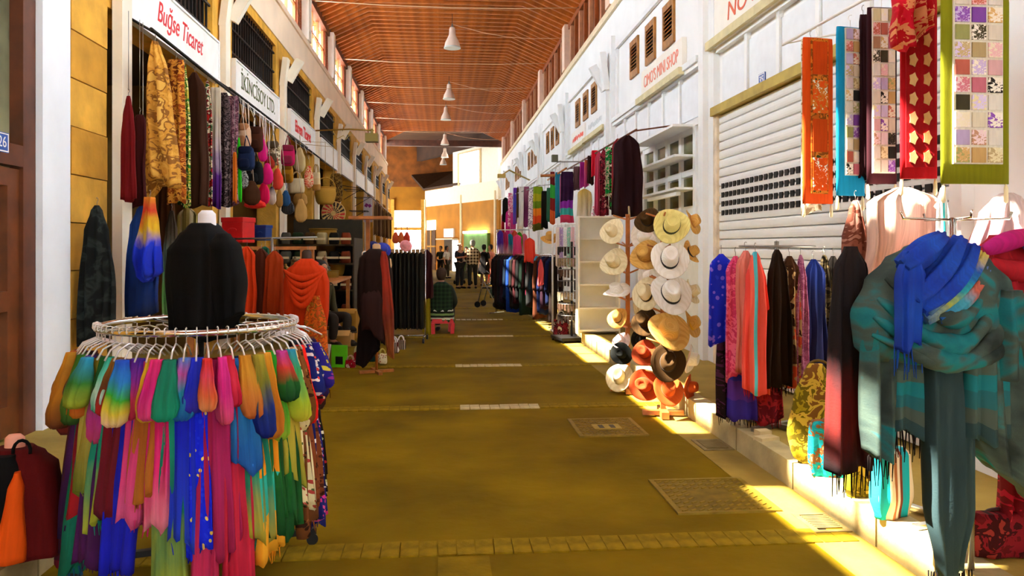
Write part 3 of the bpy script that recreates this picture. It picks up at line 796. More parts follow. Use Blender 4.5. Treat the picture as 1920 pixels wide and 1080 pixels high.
hang('garment', 'beige brown-printed trousers, largest garment on the first rail', 'trousers', C('paisley', '#d39a3e', '#d8a248', '#c98f36', '#8a5a24', '#d9a850', s=.6), 291, 50, 78, 345, X=-2.80, style='pinch', folds=2, seed=6, group=G1, slant=-.04, part='leg_cloth', lean=(.13, -.04), d=.14)
drape('leg_cloth', .2, .1, 1.25, C('paisley', '#d39a3e', '#d8a248', '#c98f36', '#8a5a24', '#d9a850', s=.6), [o for o in COL.objects if o.get('label', '').startswith('beige brown-printed')][0], 'tail', 2, .03, .03, slant=.05, seed=66, loc=(-.02, .05, -.22), lean=(.0, .02))
hang('scarf', 'rust and orange printed scarf beside the beige trousers', 'scarf', C('paisley', '#b8641c', '#8a3f12', '#d08a30', '#6a2c0c', s=1), 330, 34, 112, 380, X=-2.80, folds=2, seed=7, group=G1)
hang('scarf', 'green and gold ringed print scarf on the first rail', 'scarf', C('paisley', '#1f5a1c', '#c0b040', '#2f7a24', '#e6dc8a', '#123a10', s=1.1), 346, 24, 122, 386, X=-2.80, folds=2, seed=8, group=G1)
hang('shawl', 'dark brown plain shawl on the first rail', 'shawl', C('plain', '#3e2112'), 365, 44, 136, 388, X=-2.80, style='coat', folds=3, seed=9, group=G1)
hang('scarf', 'red and green patterned scarf beside the brown shawl', 'scarf', C('paisley', '#b5201c', '#2c5a30', '#e0d2b0', '#6a1414', '#b5201c', s=.9), 389, 22, 152, 385, X=-2.80, folds=2, seed=10, group=G1)
hang('scarf', 'cream scarf turning purple towards its hem', 'scarf', C('dye', '#e8dcc0', '#e2d2b4', '#d8c8c8', '#6a2c9c', '#5a2490'), 404, 22, 164, 388, X=-2.80, folds=2, seed=11, group=G1)
hang('trousers', 'black and grey patterned trousers at the rail end', 'trousers', C('paisley', '#1c1416', '#5a4a4c', '#241a1c', '#7a6a68', s=1.3), 420, 24, 174, 386, X=-2.80, folds=2, seed=12, group=G1)
hang('scarf', 'mauve speckled scarf at the rail end', 'scarf', C('paisley', '#8a5a6a', '#5a3444', '#a87a86', '#6a4452', s=1.2), 437, 22, 180, 385, X=-2.80, folds=2, seed=13, group=G1)
hang('scarf', 'bright green narrow scarf beside the bags', 'scarf', C('plain', '#2fc81e'), 448, 11, 258, 376, X=-2.72, folds=2, seed=14)
hang('scarf', 'orange narrow scarf beside the green one', 'scarf', C('plain', '#d8701c'), 440, 9, 285, 378, X=-2.72, folds=2, seed=15)
hang('garment', 'sheer grey-green garment deep inside the first shop', 'garment', C('dye', '#3a2c18', '#6a5a44', '#8aa89a', '#7ad070', '#9ad880'), 322, 34, 395, 590, X=-3.2, folds=3, seed=16)
hang('garment', 'cream and olive jacket deep inside the first shop', 'jacket', C('stripe', '#b8a860', '#d8cca0', '#7a6a34'), 352, 40, 388, 520, X=-3.4, style='coat', seed=17)
hang('garment', 'brown velvet garment deep inside the first shop', 'garment', C('plain', '#5a3216'), 312, 30, 345, 470, X=-3.4, style='coat', seed=18)

# ------------------------------------------------ bags
def bag(name, label, kind, px, py, w_, h_, X, col, col2, group, dep=None, seed=0, rot=0, body=None):
    D = dep or depth_x(px, X); p = at(px, py+h_/2, D); w = w_/1480*D; h = h_/1480*D; d = w*.55
    t = thing(name, label, 'bag', p, rot-YAW, group)
    mat = body or (col if not isinstance(col, str) else C('plain', col)); m2 = C('plain', col2)
    if kind == 'backpack':
        drape('body', w, d, h, mat, t, 'bag', 1, .004, 0, seed=seed, n=18, rows=12, loc=(0, 0, h), power=.55)
        drape('pocket', w*.7, d*.4, h*.42, m2, t, 'bag', 1, .003, 0, seed=seed, n=14, rows=8, loc=(0, -d*.42, h*.5), power=.55)
        drape('flap', w*.86, d*.7, h*.34, m2, t, [(0, .8, .8), (.2, 1, 1.1), (.8, .95, 1.05), (1, .7, .5)], 1, .003, 0, seed=seed, n=14, rows=7, loc=(0, -d*.2, h*1.02), power=.6)
        for s in (-1, 1): MB().tube([(s*w*.2, d*.2, h), (s*w*.12, d*.1, h*1.25), (0, 0, h*1.5)], .008, 5).build('strap', m2, t)
    elif kind == 'tote':
        drape('body', w, d, h*.8, mat, t, [(0, .86, .8), (.1, .9, .9), (.8, 1, 1), (1, .9, .9)], 2, .006, .005, seed=seed, n=20, rows=10, loc=(0, 0, h*.8), power=.5)
        for s in (-1, 1):
            MB().tube([(w*.28*math.cos(a), s*d*.3, h*.74+h*.42*math.sin(a)) for a in [PI*k/10 for k in range(11)]], .009, 6).build('handle', m2, t)
    elif kind == 'pouch':
        drape('body', w, d, h, mat, t, [(0, .25, .3), (.1, .5, .6), (.45, .95, 1), (.75, 1, 1), (.94, .7, .7), (1, .3, .3)], 3, d*.08, 0, seed=seed, n=20, rows=14, loc=(0, 0, h))
        MB().tube([(0, 0, h*.95), (.01, 0, h*1.2), (0, 0, h*1.5)], .006, 5).build('strap', m2, t)
    if X in (-2.72, -2.62) and not dep and p.y < 20.4:
        top = rail_z(-2.72, p.y)-p.z; MB().tube([(0, 0, h*1.3), (-2.72-X, 0, top)], .004, 4).build('hanging_cord', simple('#d8d0c0', .6, 0, 0), t)
    return t
GB = 'bags hanging at the second left shop'
BG = [ # label, kind, px, py, w, h, X, colour, second
 ('pink-strapped floral backpack, topmost beside the mauve scarf', 'backpack', 455, 255, 32, 44, '#d8b090', '#b07850'),
 ('dark brown leather backpack next to the floral one', 'backpack', 478, 262, 30, 46, '#4a2414', '#3a1a0e'),
 ('hot pink drawstring bag in the upper row', 'pouch', 493, 282, 18, 42, '#e8208a', '#d01878'),
 ('navy blue backpack under the floral one', 'backpack', 462, 298, 32, 44, '#1c2c50', '#14203c'),
 ('beige woven patterned backpack in the upper row', 'backpack', 512, 288, 26, 44, C('paisley', '#b8a880', '#5a4830', '#d8ccb0', '#4a3a28', s=1.5), '#5a4a34'),
 ('magenta and maroon backpack at the right of the upper row', 'backpack', 540, 292, 26, 38, '#c81c5c', '#8a2440'),
 ('black backpack in the middle row', 'backpack', 478, 325, 32, 42, '#14161a', '#1c2024'),
 ('magenta pouch beside the black backpack', 'pouch', 501, 326, 22, 40, '#e01c7c', '#c01468'),
 ('white and grey patterned bag in the middle row', 'pouch', 456, 335, 20, 36, C('paisley', '#d8d4cc', '#4a4a4c', '#a8a8a0', '#303030', s=1.6), '#888880'),
 ('coral red bag in the middle row', 'pouch', 520, 336, 22, 40, '#e84a3c', '#b83428'),
 ('mustard yellow leather bag in the middle row', 'backpack', 539, 326, 22, 34, '#b8801c', '#8a5c10'),
 ('brown fur-like bag in the lower row', 'pouch', 472, 362, 32, 46, '#4a2a16', '#38200f'),
 ('deep pink pouch in the lower row', 'pouch', 495, 362, 22, 44, '#e8185c', '#c01048'),
 ('cream and navy bag in the lower row', 'pouch', 510, 367, 16, 34, C('dye', '#2c2450', '#e8dcc8', '#d8c8b0'), '#c8b898'),
 ('tan leather bag in the lower row', 'pouch', 524, 372, 14, 34, '#b88a44', '#96702f'),
 ('blue denim bag in the lower row', 'pouch', 536, 372, 18, 30, '#2c5a8a', '#20466c'),
 ('black and silver striped bag lowest on the row', 'pouch', 540, 388, 24, 28, C('stripe', '#16181a', '#5a5c5c', '#101214', s=6), '#101214'),
 ('bright red string of pouches at the lower edge', 'pouch', 478, 382, 40, 18, '#e83028', '#c02018'),
 ('pale straw shoulder bag at the upper right of the bags', 'pouch', 562, 300, 22, 46, '#d8c088', '#c0a468'),
 ('round red and cream printed bag among the straw bags', 'pouch', 579, 332, 18, 42, C('paisley', '#e8cca0', '#d84030', '#e8cca0', '#c83020', s=1.4), '#c8a870'),
 ('cream canvas bag among the straw bags', 'tote', 556, 345, 30, 34, '#d8c49a', '#c0a878'),
 ('straw cylinder bag at the right of the straw bags', 'tote', 593, 336, 16, 42, C('band', '#d8c49a', '#d0b888', '#a87838'), '#b89858'),
 ('straw hamper bag hanging under the cream canvas bag', 'pouch', 563, 372, 26, 32, '#b88c4a', '#96702f'),
 ('large flat tan fan bag under the straw bags', 'pouch', 564, 395, 24, 44, '#d0a058', '#b08040'),
 ('red fabric bag peeping between the pink pouches', 'pouch', 505, 305, 20, 26, '#a02818', '#801c10'),
]
for i, (lab, k, px, py, w_, h_, c1, c2) in enumerate(BG):
    bag('shoulder_bag' if k != 'backpack' else 'backpack', lab, k, px, py, w_, h_, -2.62 if i % 2 else -2.72, c1, c2, GB, seed=30+i, rot=.2*(i % 3-1))
for i, px in enumerate((456, 466, 476, 487, 497, 505, 513)):
    p = at_x(px, 205+9*i+28, -2.72)
    tag(MB().tube([(0, 0, 0), (.004, 0, .16), (0, 0, max(.2, rail_z(-2.72, p.y)-p.z))], .005, 5).build('cord', WHITE), 'thin white cord holding the bags, %s from the left' % ('first', 'second', 'third', 'fourth', 'fifth', 'sixth', 'last')[i], 'cord', 'cords of the bag rail').location = p
# straw and basket goods around the third left pier
STRAW = C('plaid', '#c79a3e', '#a87a2a', s=6); STRAWD = C('plaid', '#8a6a24', '#6a4c18', s=6)
def basket(label, px, py, w_, h_, X, mat=STRAW, handle=True, dep=None, cat='basket'):
    D = dep or depth_x(px, X); p = at(px, py+h_/2, D); w = w_/1480*D; h = h_/1480*D
    t = thing('basket', label, cat, p, -YAW)
    hb = h*(.62 if handle else 1)
    b = MB().lathe([(w*.34, 0), (w*.42, hb*.15), (w*.5, hb*.6), (w*.48, hb), (w*.44, hb), (w*.42, hb*.5), (w*.3, .03)], 18)
    ensure_uv(b).build('bowl', mat, t)
    b = MB().tube([(w*.48*math.cos(a), w*.48*math.sin(a), hb) for a in [2*PI*k/18 for k in range(18)]], w*.035, 6, True); ensure_uv(b).build('rim', mat, t)
    if handle:
        b = MB().tube([(w*.46*math.cos(a), 0, hb+h*.38*math.sin(a)) for a in [PI*k/10 for k in range(11)]], w*.03, 6); ensure_uv(b).build('handle', mat, t)
    if p.z > 1.7: MB().tube([(0, 0, hb+h*.36), (0, 0, 3.88-p.z), (XL-p.x, 0, 3.9-p.z)], .006, 5).build('hanging_cord', simple('#a88844', .8, 0, 0), t)
    return t
basket('flat straw basket with a tall green-shadowed handle beside the woven disc', 610, 358, 40, 50, -2.55)
basket('large bulging yellow straw hamper under the woven disc', 606, 460, 52, 60, -2.35, STRAWD, False)
basket('open straw basket with handle beside the orange shawl', 632, 495, 30, 44, -2.0, STRAW)
basket('small straw basket leaning below the open one', 655, 480, 22, 30, -2.0, STRAW)
basket('upturned straw bowl on the crowded left table', 636, 458, 24, 16, -2.1, STRAWD, False)
basket('olive straw tub low on the left table', 618, 520, 34, 24, -1.95, STRAWD, False)
# woven disc
D = depth_x(625, -2.45); p = at(625, 400, D); R_ = 23/1480*D
t = thing('woven_disc', 'round woven red and black striped straw disc hanging on a cord', 'disc', p, -YAW+.15)
MB().lathe([(R_*.94, -.015), (R_, 0), (R_*.94, .015)], 28).build('disc', simple('#cfa964', .8, 0, .1, 20), t).rotation_euler = (PI/2, 0, 0)
for k in range(16):
    a = 2*PI*k/16
    for q, (r0, r1) in enumerate(((.2, .5), (.55, .92))):
        sh_ = .12 if q else 0
        b = MB(); pts_ = [(r0, a+sh_), (r1, a+sh_+.12), (r1, a+sh_+.32), (r0, a+sh_+.22)]
        b.v = [(R_*r*math.cos(u), y, R_*r*math.sin(u)) for y in (-.024, -.012) for r, u in pts_]
        b.f = [(0, 1, 2, 3), (7, 6, 5, 4), (0, 4, 5, 1), (1, 5, 6, 2), (2, 6, 7, 3), (3, 7, 4, 0)]
        b.build('woven_patch', simple('#c8322a', .8, 0, .1) if (k//4) % 2 else simple('#2a1a14', .8, 0, .1), t)
MB().tube([(0, 0, R_), (0, 0, 3.85-p.z), (XL-p.x, 0, 3.9-p.z)], .007, 5).build('cord', simple('#a88844', .8, 0, 0), t)
hang('scarf', 'brown spotted fur-like hanging above the woven disc', 'hanging', C('paisley', '#6a4a1c', '#3a2410', '#8a6a2c', '#2a1a0c', s=1.2), 630, 24, 325, 380, X=-2.72, style='bag', folds=2, seed=61)
hang('banner', 'white banner with purple and pink butterflies', 'banner', C('plain', '#e6e0ea'), 690, 17, 369, 416, X=-2.5, style='flat', d=.02, folds=1, seed=62)
pb = at_x(690, 385, -2.5)
bt = tag(MB().obox((-.05, 0, 0), (.1, .01, .12), Matrix.Rotation(.5, 3, 'Y')).obox((.06, 0, -.02), (.1, .01, .1), Matrix.Rotation(-.6, 3, 'Y')).build('butterfly', simple('#9a2c8c', .7, 0, .2, 20)), 'purple butterfly cut-out on the white banner', 'decoration')
bt.location = pb+Vector((0, -.05, 0)); bt.rotation_euler = (0, 0, -YAW)
for i, (px, py) in enumerate(((645, 210+145), (655, 395), (665, 370))):
    p = at_x(px, py, -2.9)
    t = thing('wall_bracket', 'black wire display bracket on the left piers, %s' % ('highest', 'lowest beside the woven disc', 'in the middle')[i], 'bracket', p)
    MB().tube([(0, 0, 0), (.55, 0, 0), (.55, .7, 0), (0, .7, 0)], .012, 6, True).build('frame', IRON, t)
    MB().tube([(0, 0, -.3), (.5, 0, 0)], .01, 6).build('strut', IRON, t)
for i in range(9):
    cs_ = ['#7a5a3c', '#8a6a4a', '#5a4030', '#a08060', '#6a4c34', '#94744c', '#6e5038', '#b09060', '#84643c'][i]
    nm = ['grey-brown', 'tan', 'dark brown', 'sandy', 'chestnut', 'ochre', 'umber', 'pale gold', 'hazel'][i]
    hang('scarf', nm+' scarf in the far row beside the butterfly banner', 'scarf', C('plain', cs_), 703+3.6*i, 5, 377+i*3, 440+i, X=-2.5, folds=2, seed=70+i, group='far scarves on the left rail', rows=8)
rail('thin rail of the far left scarves', (-2.5, 24.5, 3.4), (-2.5, 39.5, 3.18), .014, IRON, drops=((.02, (-.66, 0, .1)), (.98, (-.66, 0, .1))))
# lamp arm on the left wall
t = thing('wall_lamp', 'brass wall lamp on a horizontal arm over the left signs', 'lamp', (XL, 19.6, 4.42))
MB().tube([(0, 0, 0), (.9, -.2, .02), (1.5, -.3, -.02)], .02, 6).build('arm', simple('#a8842c', .4, .6, 0), t)
MB().tube([(.5, -.1, -.02), (.6, -.1, -.2), (.75, -.1, -.12), (.8, -.1, -.22), (.95, -.15, -.05)], .012, 5).build('cable', simple('#c8b060', .5, 0, 0), t)
MB().obox((1.45, -.3, -.2), (.3, .3, .2)).build('lamp_head', simple('#8a7a3c', .5, .4, 0), t)
MB().tube([(1.45, -.3, -.1), (1.45, -.3, .02)], .03, 6).build('neck', simple('#8a7a3c', .5, .4, 0), t)
# ================================================================ ROUND SCARF RACK
RX, RY, RZ, RR = -1.23, 4.15, 1.205, .467
rk = thing('round_rack', 'round chrome clothes rack ringed with clear hangers, in the left foreground', 'clothes rack', (RX, RY, 0))
MB().tube([(RR*math.cos(a), RR*math.sin(a), RZ) for a in [2*PI*k/56 for k in range(56)]], .016, 10, True).build('ring', CHROME, rk)
MB().tube([(0, 0, .05), (0, 0, RZ+.02)], .02, 10).build('pole', IRON, rk)
for k in range(3):
    a = 2*PI*k/3+.3
    MB().tube([(0, 0, RZ-.02), (RR*math.cos(a), RR*math.sin(a), RZ)], .009, 6).build('spoke', CHROME, rk)
for a in (.30, 1.87, 3.44, 5.01):
    MB().obox((.29*math.cos(a), .29*math.sin(a), .075), (.58, .035, .03), Matrix.Rotation(a, 3, 'Z')).build('foot', IRON, rk)
    c_ = MB().tube([(.56*math.cos(a)-.012*math.sin(a), .56*math.sin(a)+.012*math.cos(a), .03), (.56*math.cos(a)+.012*math.sin(a), .56*math.sin(a)-.012*math.cos(a), .03)], .03, 14)
    c_.build('caster', IRON, rk)
# description, loop colours, tail colours, tail length, pattern
SC = [
 ('maroon and brown', ['#7a1c14', '#5a1410', '#8a2c1c'], ['#5a1420', '#4a0e1a', '#6a1424', '#8a1020'], 1.0, 'dye'),
 ('rust orange fading to plum', ['#c8641c', '#d88a24', '#8a3020'], ['#6a2024', '#4a1030', '#5a0c24'], .94, 'dye'),
 ('amber gold over dark brown', ['#d8961c', '#c88018', '#7a3a14'], ['#4a2414', '#5a1c1c', '#48102c'], .90, 'dye'),
 ('olive and purple', ['#5a6a14', '#7a6a18', '#6a2c5a'], ['#3c1450', '#4a1858', '#2c0e44'], .82, 'dye'),
 ('moss green over teal', ['#3a7a1c', '#5a8a20', '#2a5a18'], ['#1c6a9a', '#0e7a6a', '#0c8a6a', '#0a7a5c'], .97, 'dye'),
 ('purple, crimson and flame', ['#5a2a9a', '#b01c3c', '#d83018', '#e8901c'], ['#9a0c1c', '#8a0c20', '#b01820'], .70, 'dye'),
 ('sky blue and lime', ['#2a9ac8', '#3a8a2c', '#a8b82c'], ['#b0a82c', '#c8b84c', '#7a8a24'], .62, 'dye'),
 ('forest green touched with magenta', ['#1c6a24', '#1a5a1e', '#c8389a', '#d8487a'], ['#4a1454', '#3a1048', '#5a1860'], .90, 'dye'),
 ('mint and turquoise', ['#1cb89a', '#6ae0c0', '#d0f4e0', '#20b08c'], ['#0e9a7c', '#0c8a70', '#129474', '#b8c02c'], .72, 'dye'),
 ('brown and scarlet', ['#9a6a1c', '#6a3a14', '#c82018'], ['#8a1018', '#7a0c1c', '#6a0c20'], .66, 'dye'),
 ('rainbow blue, green and yellow', ['#2458d8', '#2a8ae0', '#3cb82c', '#f0d83c', '#f4c8a0'], ['#1420d8', '#1018c0', '#1824e0', '#1418c8'], .92, 'dye'),
 ('violet turning cherry', ['#4a20a8', '#a02c9a', '#d83050', '#c01c44'], ['#d82c74', '#e83a80', '#f0488a', '#f0609a'], .70, 'dye'),
 ('golden yellow', ['#e8b418', '#f0c020', '#e0a414', '#ecc030'], ['#c87018', '#b86414', '#d07c1c'], .60, 'dye'),
 ('hot pink fringed', ['#f02c7c', '#e8208a', '#f04888'], ['#f0207c', '#e8186c', '#f02c80', '#f48aa0'], .72, 'dye'),
 ('emerald narrow', ['#107a5c', '#0e8a68', '#14a47c'], ['#0e8a6c', '#0c9a78', '#0a7a5c', '#a8b82c'], .98, 'dye'),
 ('peacock blue', ['#4a8ae0', '#c850a8', '#28a0c0', '#1c8ac8', '#1464c0'], ['#1420e0', '#1018d0', '#1c38e0', '#2448d8'], .80, 'dye'),
 ('royal blue spotted yellow', ['#2030d8', '#1828c8', '#3a2cb8'], ['#1424d8', '#101cc8', '#2038e0', '#1c30c8'], .84, 'spot'),
 ('red and salmon', ['#e82c20', '#f04860', '#f0703c', '#f0a060'], ['#c01c50', '#b01448', '#c82058', '#d83060'], 1.0, 'dye'),
 ('fuchsia', ['#f0309a', '#e82890', '#f05a80'], ['#a81458', '#b81c60', '#c02468', '#b01c50'], .86, 'dye'),
 ('crimson longest', ['#d81c3c', '#e8304c', '#c81438'], ['#c8143c', '#d81c48', '#e02844', '#d81c40'], 1.06, 'dye'),
 ('orange and sand', ['#d8941c', '#e0a028', '#d8842c', '#c86a2c'], ['#1c70c8', '#2888d0', '#1c60b8'], .50, 'dye'),
 ('olive gold and navy', ['#b8a428', '#8a8a24', '#14308a', '#101c80'], ['#12906c', '#0e8460', '#1ca07c', '#c0b030'], .84, 'dye'),
 ('tangerine banded', ['#e8a020', '#e89018', '#d8801c'], ['#e89018', '#e8a024', '#e89420', '#30b0a0', '#e8a428'], .92, 'band'),
 ('bright green and lime', ['#2ca81c', '#28b024', '#a8c828'], ['#0e6a1c', '#125a20', '#1c7a28', '#0c4a18'], .86, 'dye'),
 ('pink-looped dark green', ['#c83a9a', '#e0402c', '#186a20', '#0e5018'], ['#125c1c', '#0e4c18', '#1a6a24'], .80, 'dye'),
 ('aqua and lemon', ['#2ca0d8', '#48c06a', '#b8d82c', '#d8d030'], ['#c8c030', '#d0b838', '#a8a82c'], .62, 'dye'),
 ('cream floral', ['#e0d09a', '#b04a3c', '#5a4a2c'], ['#e4d6a4', '#b8443c', '#4a5a30'], .78, 'print'),
 ('brown leopard', ['#7a4a20', '#3a1c0c', '#9a6a34'], ['#6a3c1c', '#2c140a', '#8a5a2c'], .88, 'print'),
 ('scarlet and brown', ['#e82018', '#d01c1c', '#e84020'], ['#7a3c1c', '#4a2010', '#8a4a24'], .80, 'print'),
 ('navy floral', ['#14206a', '#d8d0d0', '#c0342c'], ['#101a5c', '#e0dcdc', '#2c6ac0'], .72, 'print'),
 ('indigo with pink fringe', ['#241c7a', '#c8b83c', '#8a2c8a'], ['#1c2070', '#e03a90', '#e85aa0'], .90, 'print'),
 ('black with white specks', ['#0c0c0e', '#e8e4d0', '#0c0c0e'], ['#0a0a0c', '#e4e0c8', '#b8c080'], .80, 'dots'),
 ('deep red floral', ['#a01420', '#e0c0a0', '#2c1c1c'], ['#180c14', '#c02030', '#e0d0c0'], .72, 'dots'),
 ('dark violet', ['#2c1450', '#50207a', '#1c0c38'], ['#20103c', '#3c1860', '#180a30'], .74, 'dye'),
 ('dusky teal', ['#14605c', '#0e4848', '#1c746c'], ['#0e4444', '#0a3838', '#125452'], .76, 'dye'),
 ('burnt umber', ['#5a2c10', '#6a3414', '#3c1c0a'], ['#3c1c0c', '#4c2410', '#2c1408'], .76, 'dye'),
]
nS = len(SC); GS = 'scarves on the round chrome rack'
rnd = random.Random(11)
for i, (desc, lc, tc, tl, kind) in enumerate(SC):
    # from the far left, round the front, to the far right of the ring
    a = math.radians(198+i*(388-198)/(nS-1))
    r = RR+.03
    t = thing('scarf', '%s scarf looped on a clear hanger, round foreground rack' % desc, 'scarf', (RX+r*math.cos(a), RY+r*math.sin(a), RZ-.115), a+PI/2, GS)
    ml = C('dye' if kind in ('dye', 'spot', 'band') else kind, *lc); mt = C('band' if kind == 'band' else ('print' if kind == 'spot' else kind), *(tc if kind != 'spot' else ['#1424d8', '#1c34e0', '#e8d060']))
    out = rnd.uniform(-.02, .045)
    wl_ = rnd.uniform(.07, .12)
    ll = rnd.uniform(.22, .42)
    tl_o = drape('tail', rnd.uniform(.1, .15), .08, tl*.985, mt, t, 'tail', 2.6, .022, .03, slant=rnd.uniform(-.03, .03), seed=100+i, n=22, rows=20, lean=(rnd.uniform(-.02, .02), -.06-.03*tl))
    drape('loop', wl_, .085, ll, ml, t, 'loop', 2.5, .017, .0, seed=140+i, n=22, rows=16, loc=(rnd.uniform(-.012, .012), -.035-out, .012), lean=(rnd.uniform(-.02, .02), -.05))
    fringe(tl_o, .09, -tl*.985, mt, 12, .06, 200+i, y=-.06-.03*tl, d=.03)
    h = MB()
    h.tube([(0, .18, .0), (0, .11, .045), (0, .03, .07), (0, -.03, .045), (0, -.06, .0)], .0045, 6)
    h.tube([(0, .03, .07), (0, .03, .10), (0, .012, .118), (0, .014, .138), (0, .032, .142), (0, .05, .135)], .003, 5)
    h.build('hanger', CLEAR, t)
for i in range(16):
    a = math.radians(20+i*9.2)
    r = RR
    nth = ('first', 'second', 'third', 'fourth', 'fifth', 'sixth', 'seventh', 'eighth', 'ninth', 'tenth', 'eleventh', 'twelfth', 'thirteenth', 'fourteenth', 'fifteenth', 'last')[i]
    t = tag(MB().tube([(0, .15, -.07), (0, .08, -.03), (0, 0, -.02), (0, -.08, -.03), (0, -.15, -.07)], .0045, 6).tube([(0, 0, -.02), (0, 0, 0), (0, -.017, .012), (0, -.012, .03), (0, .004, .034)], .0035, 5).build('clothes_hanger', CLEAR),
        'empty clear hanger at the back of the round rack, %s from the right' % nth, 'hanger', 'empty hangers at the back of the rack')
    t.location = (RX+r*math.cos(a), RY+r*math.sin(a), RZ-.014); t.rotation_euler = (0, 0, a+PI/2)
# ------------------------------------------------ mannequins with shawls
def torso(parent, z0, mat, s=1.0, neck=True):
    b = MB()
    prof = [(.10, 0), (.14, .03), (.145, .15), (.165, .3), (.19, .42), (.18, .5), (.12, .555), (.06, .585), (.052, .62), (.05, .68), (.03, .70)]
    b.lathe([(r*s, z0+z*s) for r, z in prof], 20, sx=1.05, sy=.68)
    return b.build('bust_form', mat, parent)
t = thing('mannequin', 'half mannequin in a plain black shawl standing on the round rack', 'mannequin', (RX+.02, RY+.05, RZ-.07), -YAW-.25)
torso(t, 0, simple('#e4e6f0', .5, 0, .02), .93)
BK = C('plain', '#09090b')
drape('shawl', .36, .27, .57, BK, t, [(0, .30, .45), (.04, .42, .6), (.12, .66, .8), (.25, .95, 1), (.5, 1.0, 1.05), (1, .84, 1.05)], 5, .014, .02, seed=301, n=40, rows=24, loc=(-.015, 0, .585))
drape('shawl_wing', .20, .16, .46, BK, t, [(0, .3, .4), (.15, .8, .9), (.5, 1, 1), (1, .7, .8)], 3, .014, .02, slant=.05, seed=302, loc=(.13, -.05, .53), lean=(.03, 0))

def stand(parent, h, mat=WOOD, base=.17, z=0):
    MB().tube([(0, 0, z+.02), (0, 0, h)], .018, 10).build('pole', mat, parent)
    for k in range(4):
        a = PI/2*k+.4
        MB().obox((base/2*math.cos(a), base/2*math.sin(a), z+.02), (base, .05, .035), Matrix.Rotation(a, 3, 'Z')).build('foot', mat, parent)
OR1 = C('plain', '#d83c10'); OR2 = C('paisley', '#c8501c', '#8a5a1c', '#d8641c', '#a8441a', '#b07a28', s=.8)
p = at_floor(575, 742)
t = thing('mannequin', 'mannequin wrapped in an orange shawl with patterned border, left of the street', 'mannequin', p, -YAW)
stand(t, 1.0, WOOD)
torso(t, .86, simple('#3a2416', .6, 0, .1), 1.0)
drape('shawl', .48, .30, .78, OR1, t, [(0, .24, .4), (.06, .5, .7), (.16, .86, .95), (.35, 1, 1), (.7, .98, 1), (1, .9, .9)], 5, .022, .04, seed=311, n=44, rows=26, loc=(0, 0, 1.47))
drape('shawl_end', .24, .12, .98, OR2, t, [(0, .5, .6), (.3, .95, 1), (.7, 1, 1), (1, .75, .8)], 3, .02, .05, slant=-.05, seed=312, n=30, rows=24, loc=(.11, -.13, 1.08), lean=(.05, .0))
drape('shawl_back', .3, .12, .9, C('paisley', '#7a2c10', '#5a3a14', '#8a3a14', '#3a1a0a', s=.8), t, [(0, .5, .6), (.3, .95, 1), (1, .8, .8)], 3, .02, .05, slant=.06, seed=313, n=30, rows=20, loc=(-.03, -.02, .98))
for k in range(5):   # cowl folds across the chest
    pts_ = []
    for j in range(13):
        u = -1+2*j/12
        pts_.append((u*(.215-.012*k), -.10-.085*(1-u*u)-.01*k, 1.33-.02*k-(.07+.052*k)*(1-u*u)+.02*abs(u)))
    b = MB().tube(pts_, [.012+.022*(1-(2*j/12-1)**2) for j in range(13)], 8); ensure_uv(b).build('cowl_fold', OR1, t)
fringe(t, .24, .11, C('plain', '#3a1408'), 16, .09, 5, y=-.12, x=.16, slant=-.04)
# orange cardigans on a chrome T rail behind it
p = at(510, 445, 8.9)
rl = thing('clothes_rack', 'chrome T-shaped clothes rack behind the orange shawl', 'clothes rack', (p.x, p.y, .16))
H_ = p.z-.16
MB().tube([(0, 0, .02), (0, 0, H_)], .015, 8).build('pole', STEEL, rl); MB().tube([(-.55, 0, H_-.02), (.5, 0, H_)], .011, 8).build('bar', STEEL, rl)
MB().obox((0, 0, .015), (.5, .06, .03)).build('foot', IRON, rl); MB().obox((0, 0, .015), (.06, .5, .03)).build('foot', IRON, rl)
GO = 'garments on the T-shaped rack'
hang('cardigan', 'bright orange cardigan on the T-shaped rack, left end', 'cardigan', OR1, 463, 36, 462, 592, dep=8.7, style='coat', seed=321, group=GO, d=.12)
hang('cardigan', 'dark brown cardigan on the T-shaped rack', 'cardigan', C('plain', '#4a1c0c'), 490, 36, 466, 600, dep=8.8, style='coat', seed=322, group=GO, d=.12)
hang('cardigan', 'rust shawl on the T-shaped rack, right end', 'shawl', C('plain', '#a8380f'), 515, 34, 470, 600, dep=8.75, style='coat', seed=323, group=GO, d=.12)
hang('cardigan', 'green knitted top behind the rust shawl', 'top', C('plain', '#1c5a40'), 497, 16, 462, 500, dep=9.1, style='coat', seed=324, group=GO, d=.08)
def crate(name, label, cat, px, py, w_, h_, dep, hexc, lid=True, parts=True):
    p = at(px, py+h_/2, dep); w = w_/1480*dep; h = h_/1480*dep
    t = thing(name, label, cat, p, -YAW-.3)
    MB().box(-w/2, w/2, -w*.4, w*.4, 0, h).build('body', simple(hexc, .35, 0, .1), t, .01)
    MB().box(-w/2-.008, w/2+.008, -w*.4-.008, w*.4+.008, h*.82, h+.006).build('lid', simple(hexc, .3, 0, .1), t, .008)
    MB().tube([(w*.2*math.cos(a), -w*.41, h*.5+w*.08*math.sin(a)) for a in [PI*k/6 for k in range(7)]], .006, 5).build('handle', simple(hexc, .4, 0, .0), t)
    return t
crate('box', 'shiny red box with lid standing behind the black mannequin', 'box', 447, 432, 46, 46, 9.6, '#c01c1c')
crate('box', 'dark blue box beside the red box', 'box', 493, 437, 26, 28, 9.9, '#14326a')
tb = thing('display_table', 'cluttered wooden display table behind the rack at the first shop', 'table', (-2.35, 9.9, .16))
MB().box(-.65, .75, -.35, .35, 1.40, 1.44).build('table_top', WOOD, tb)
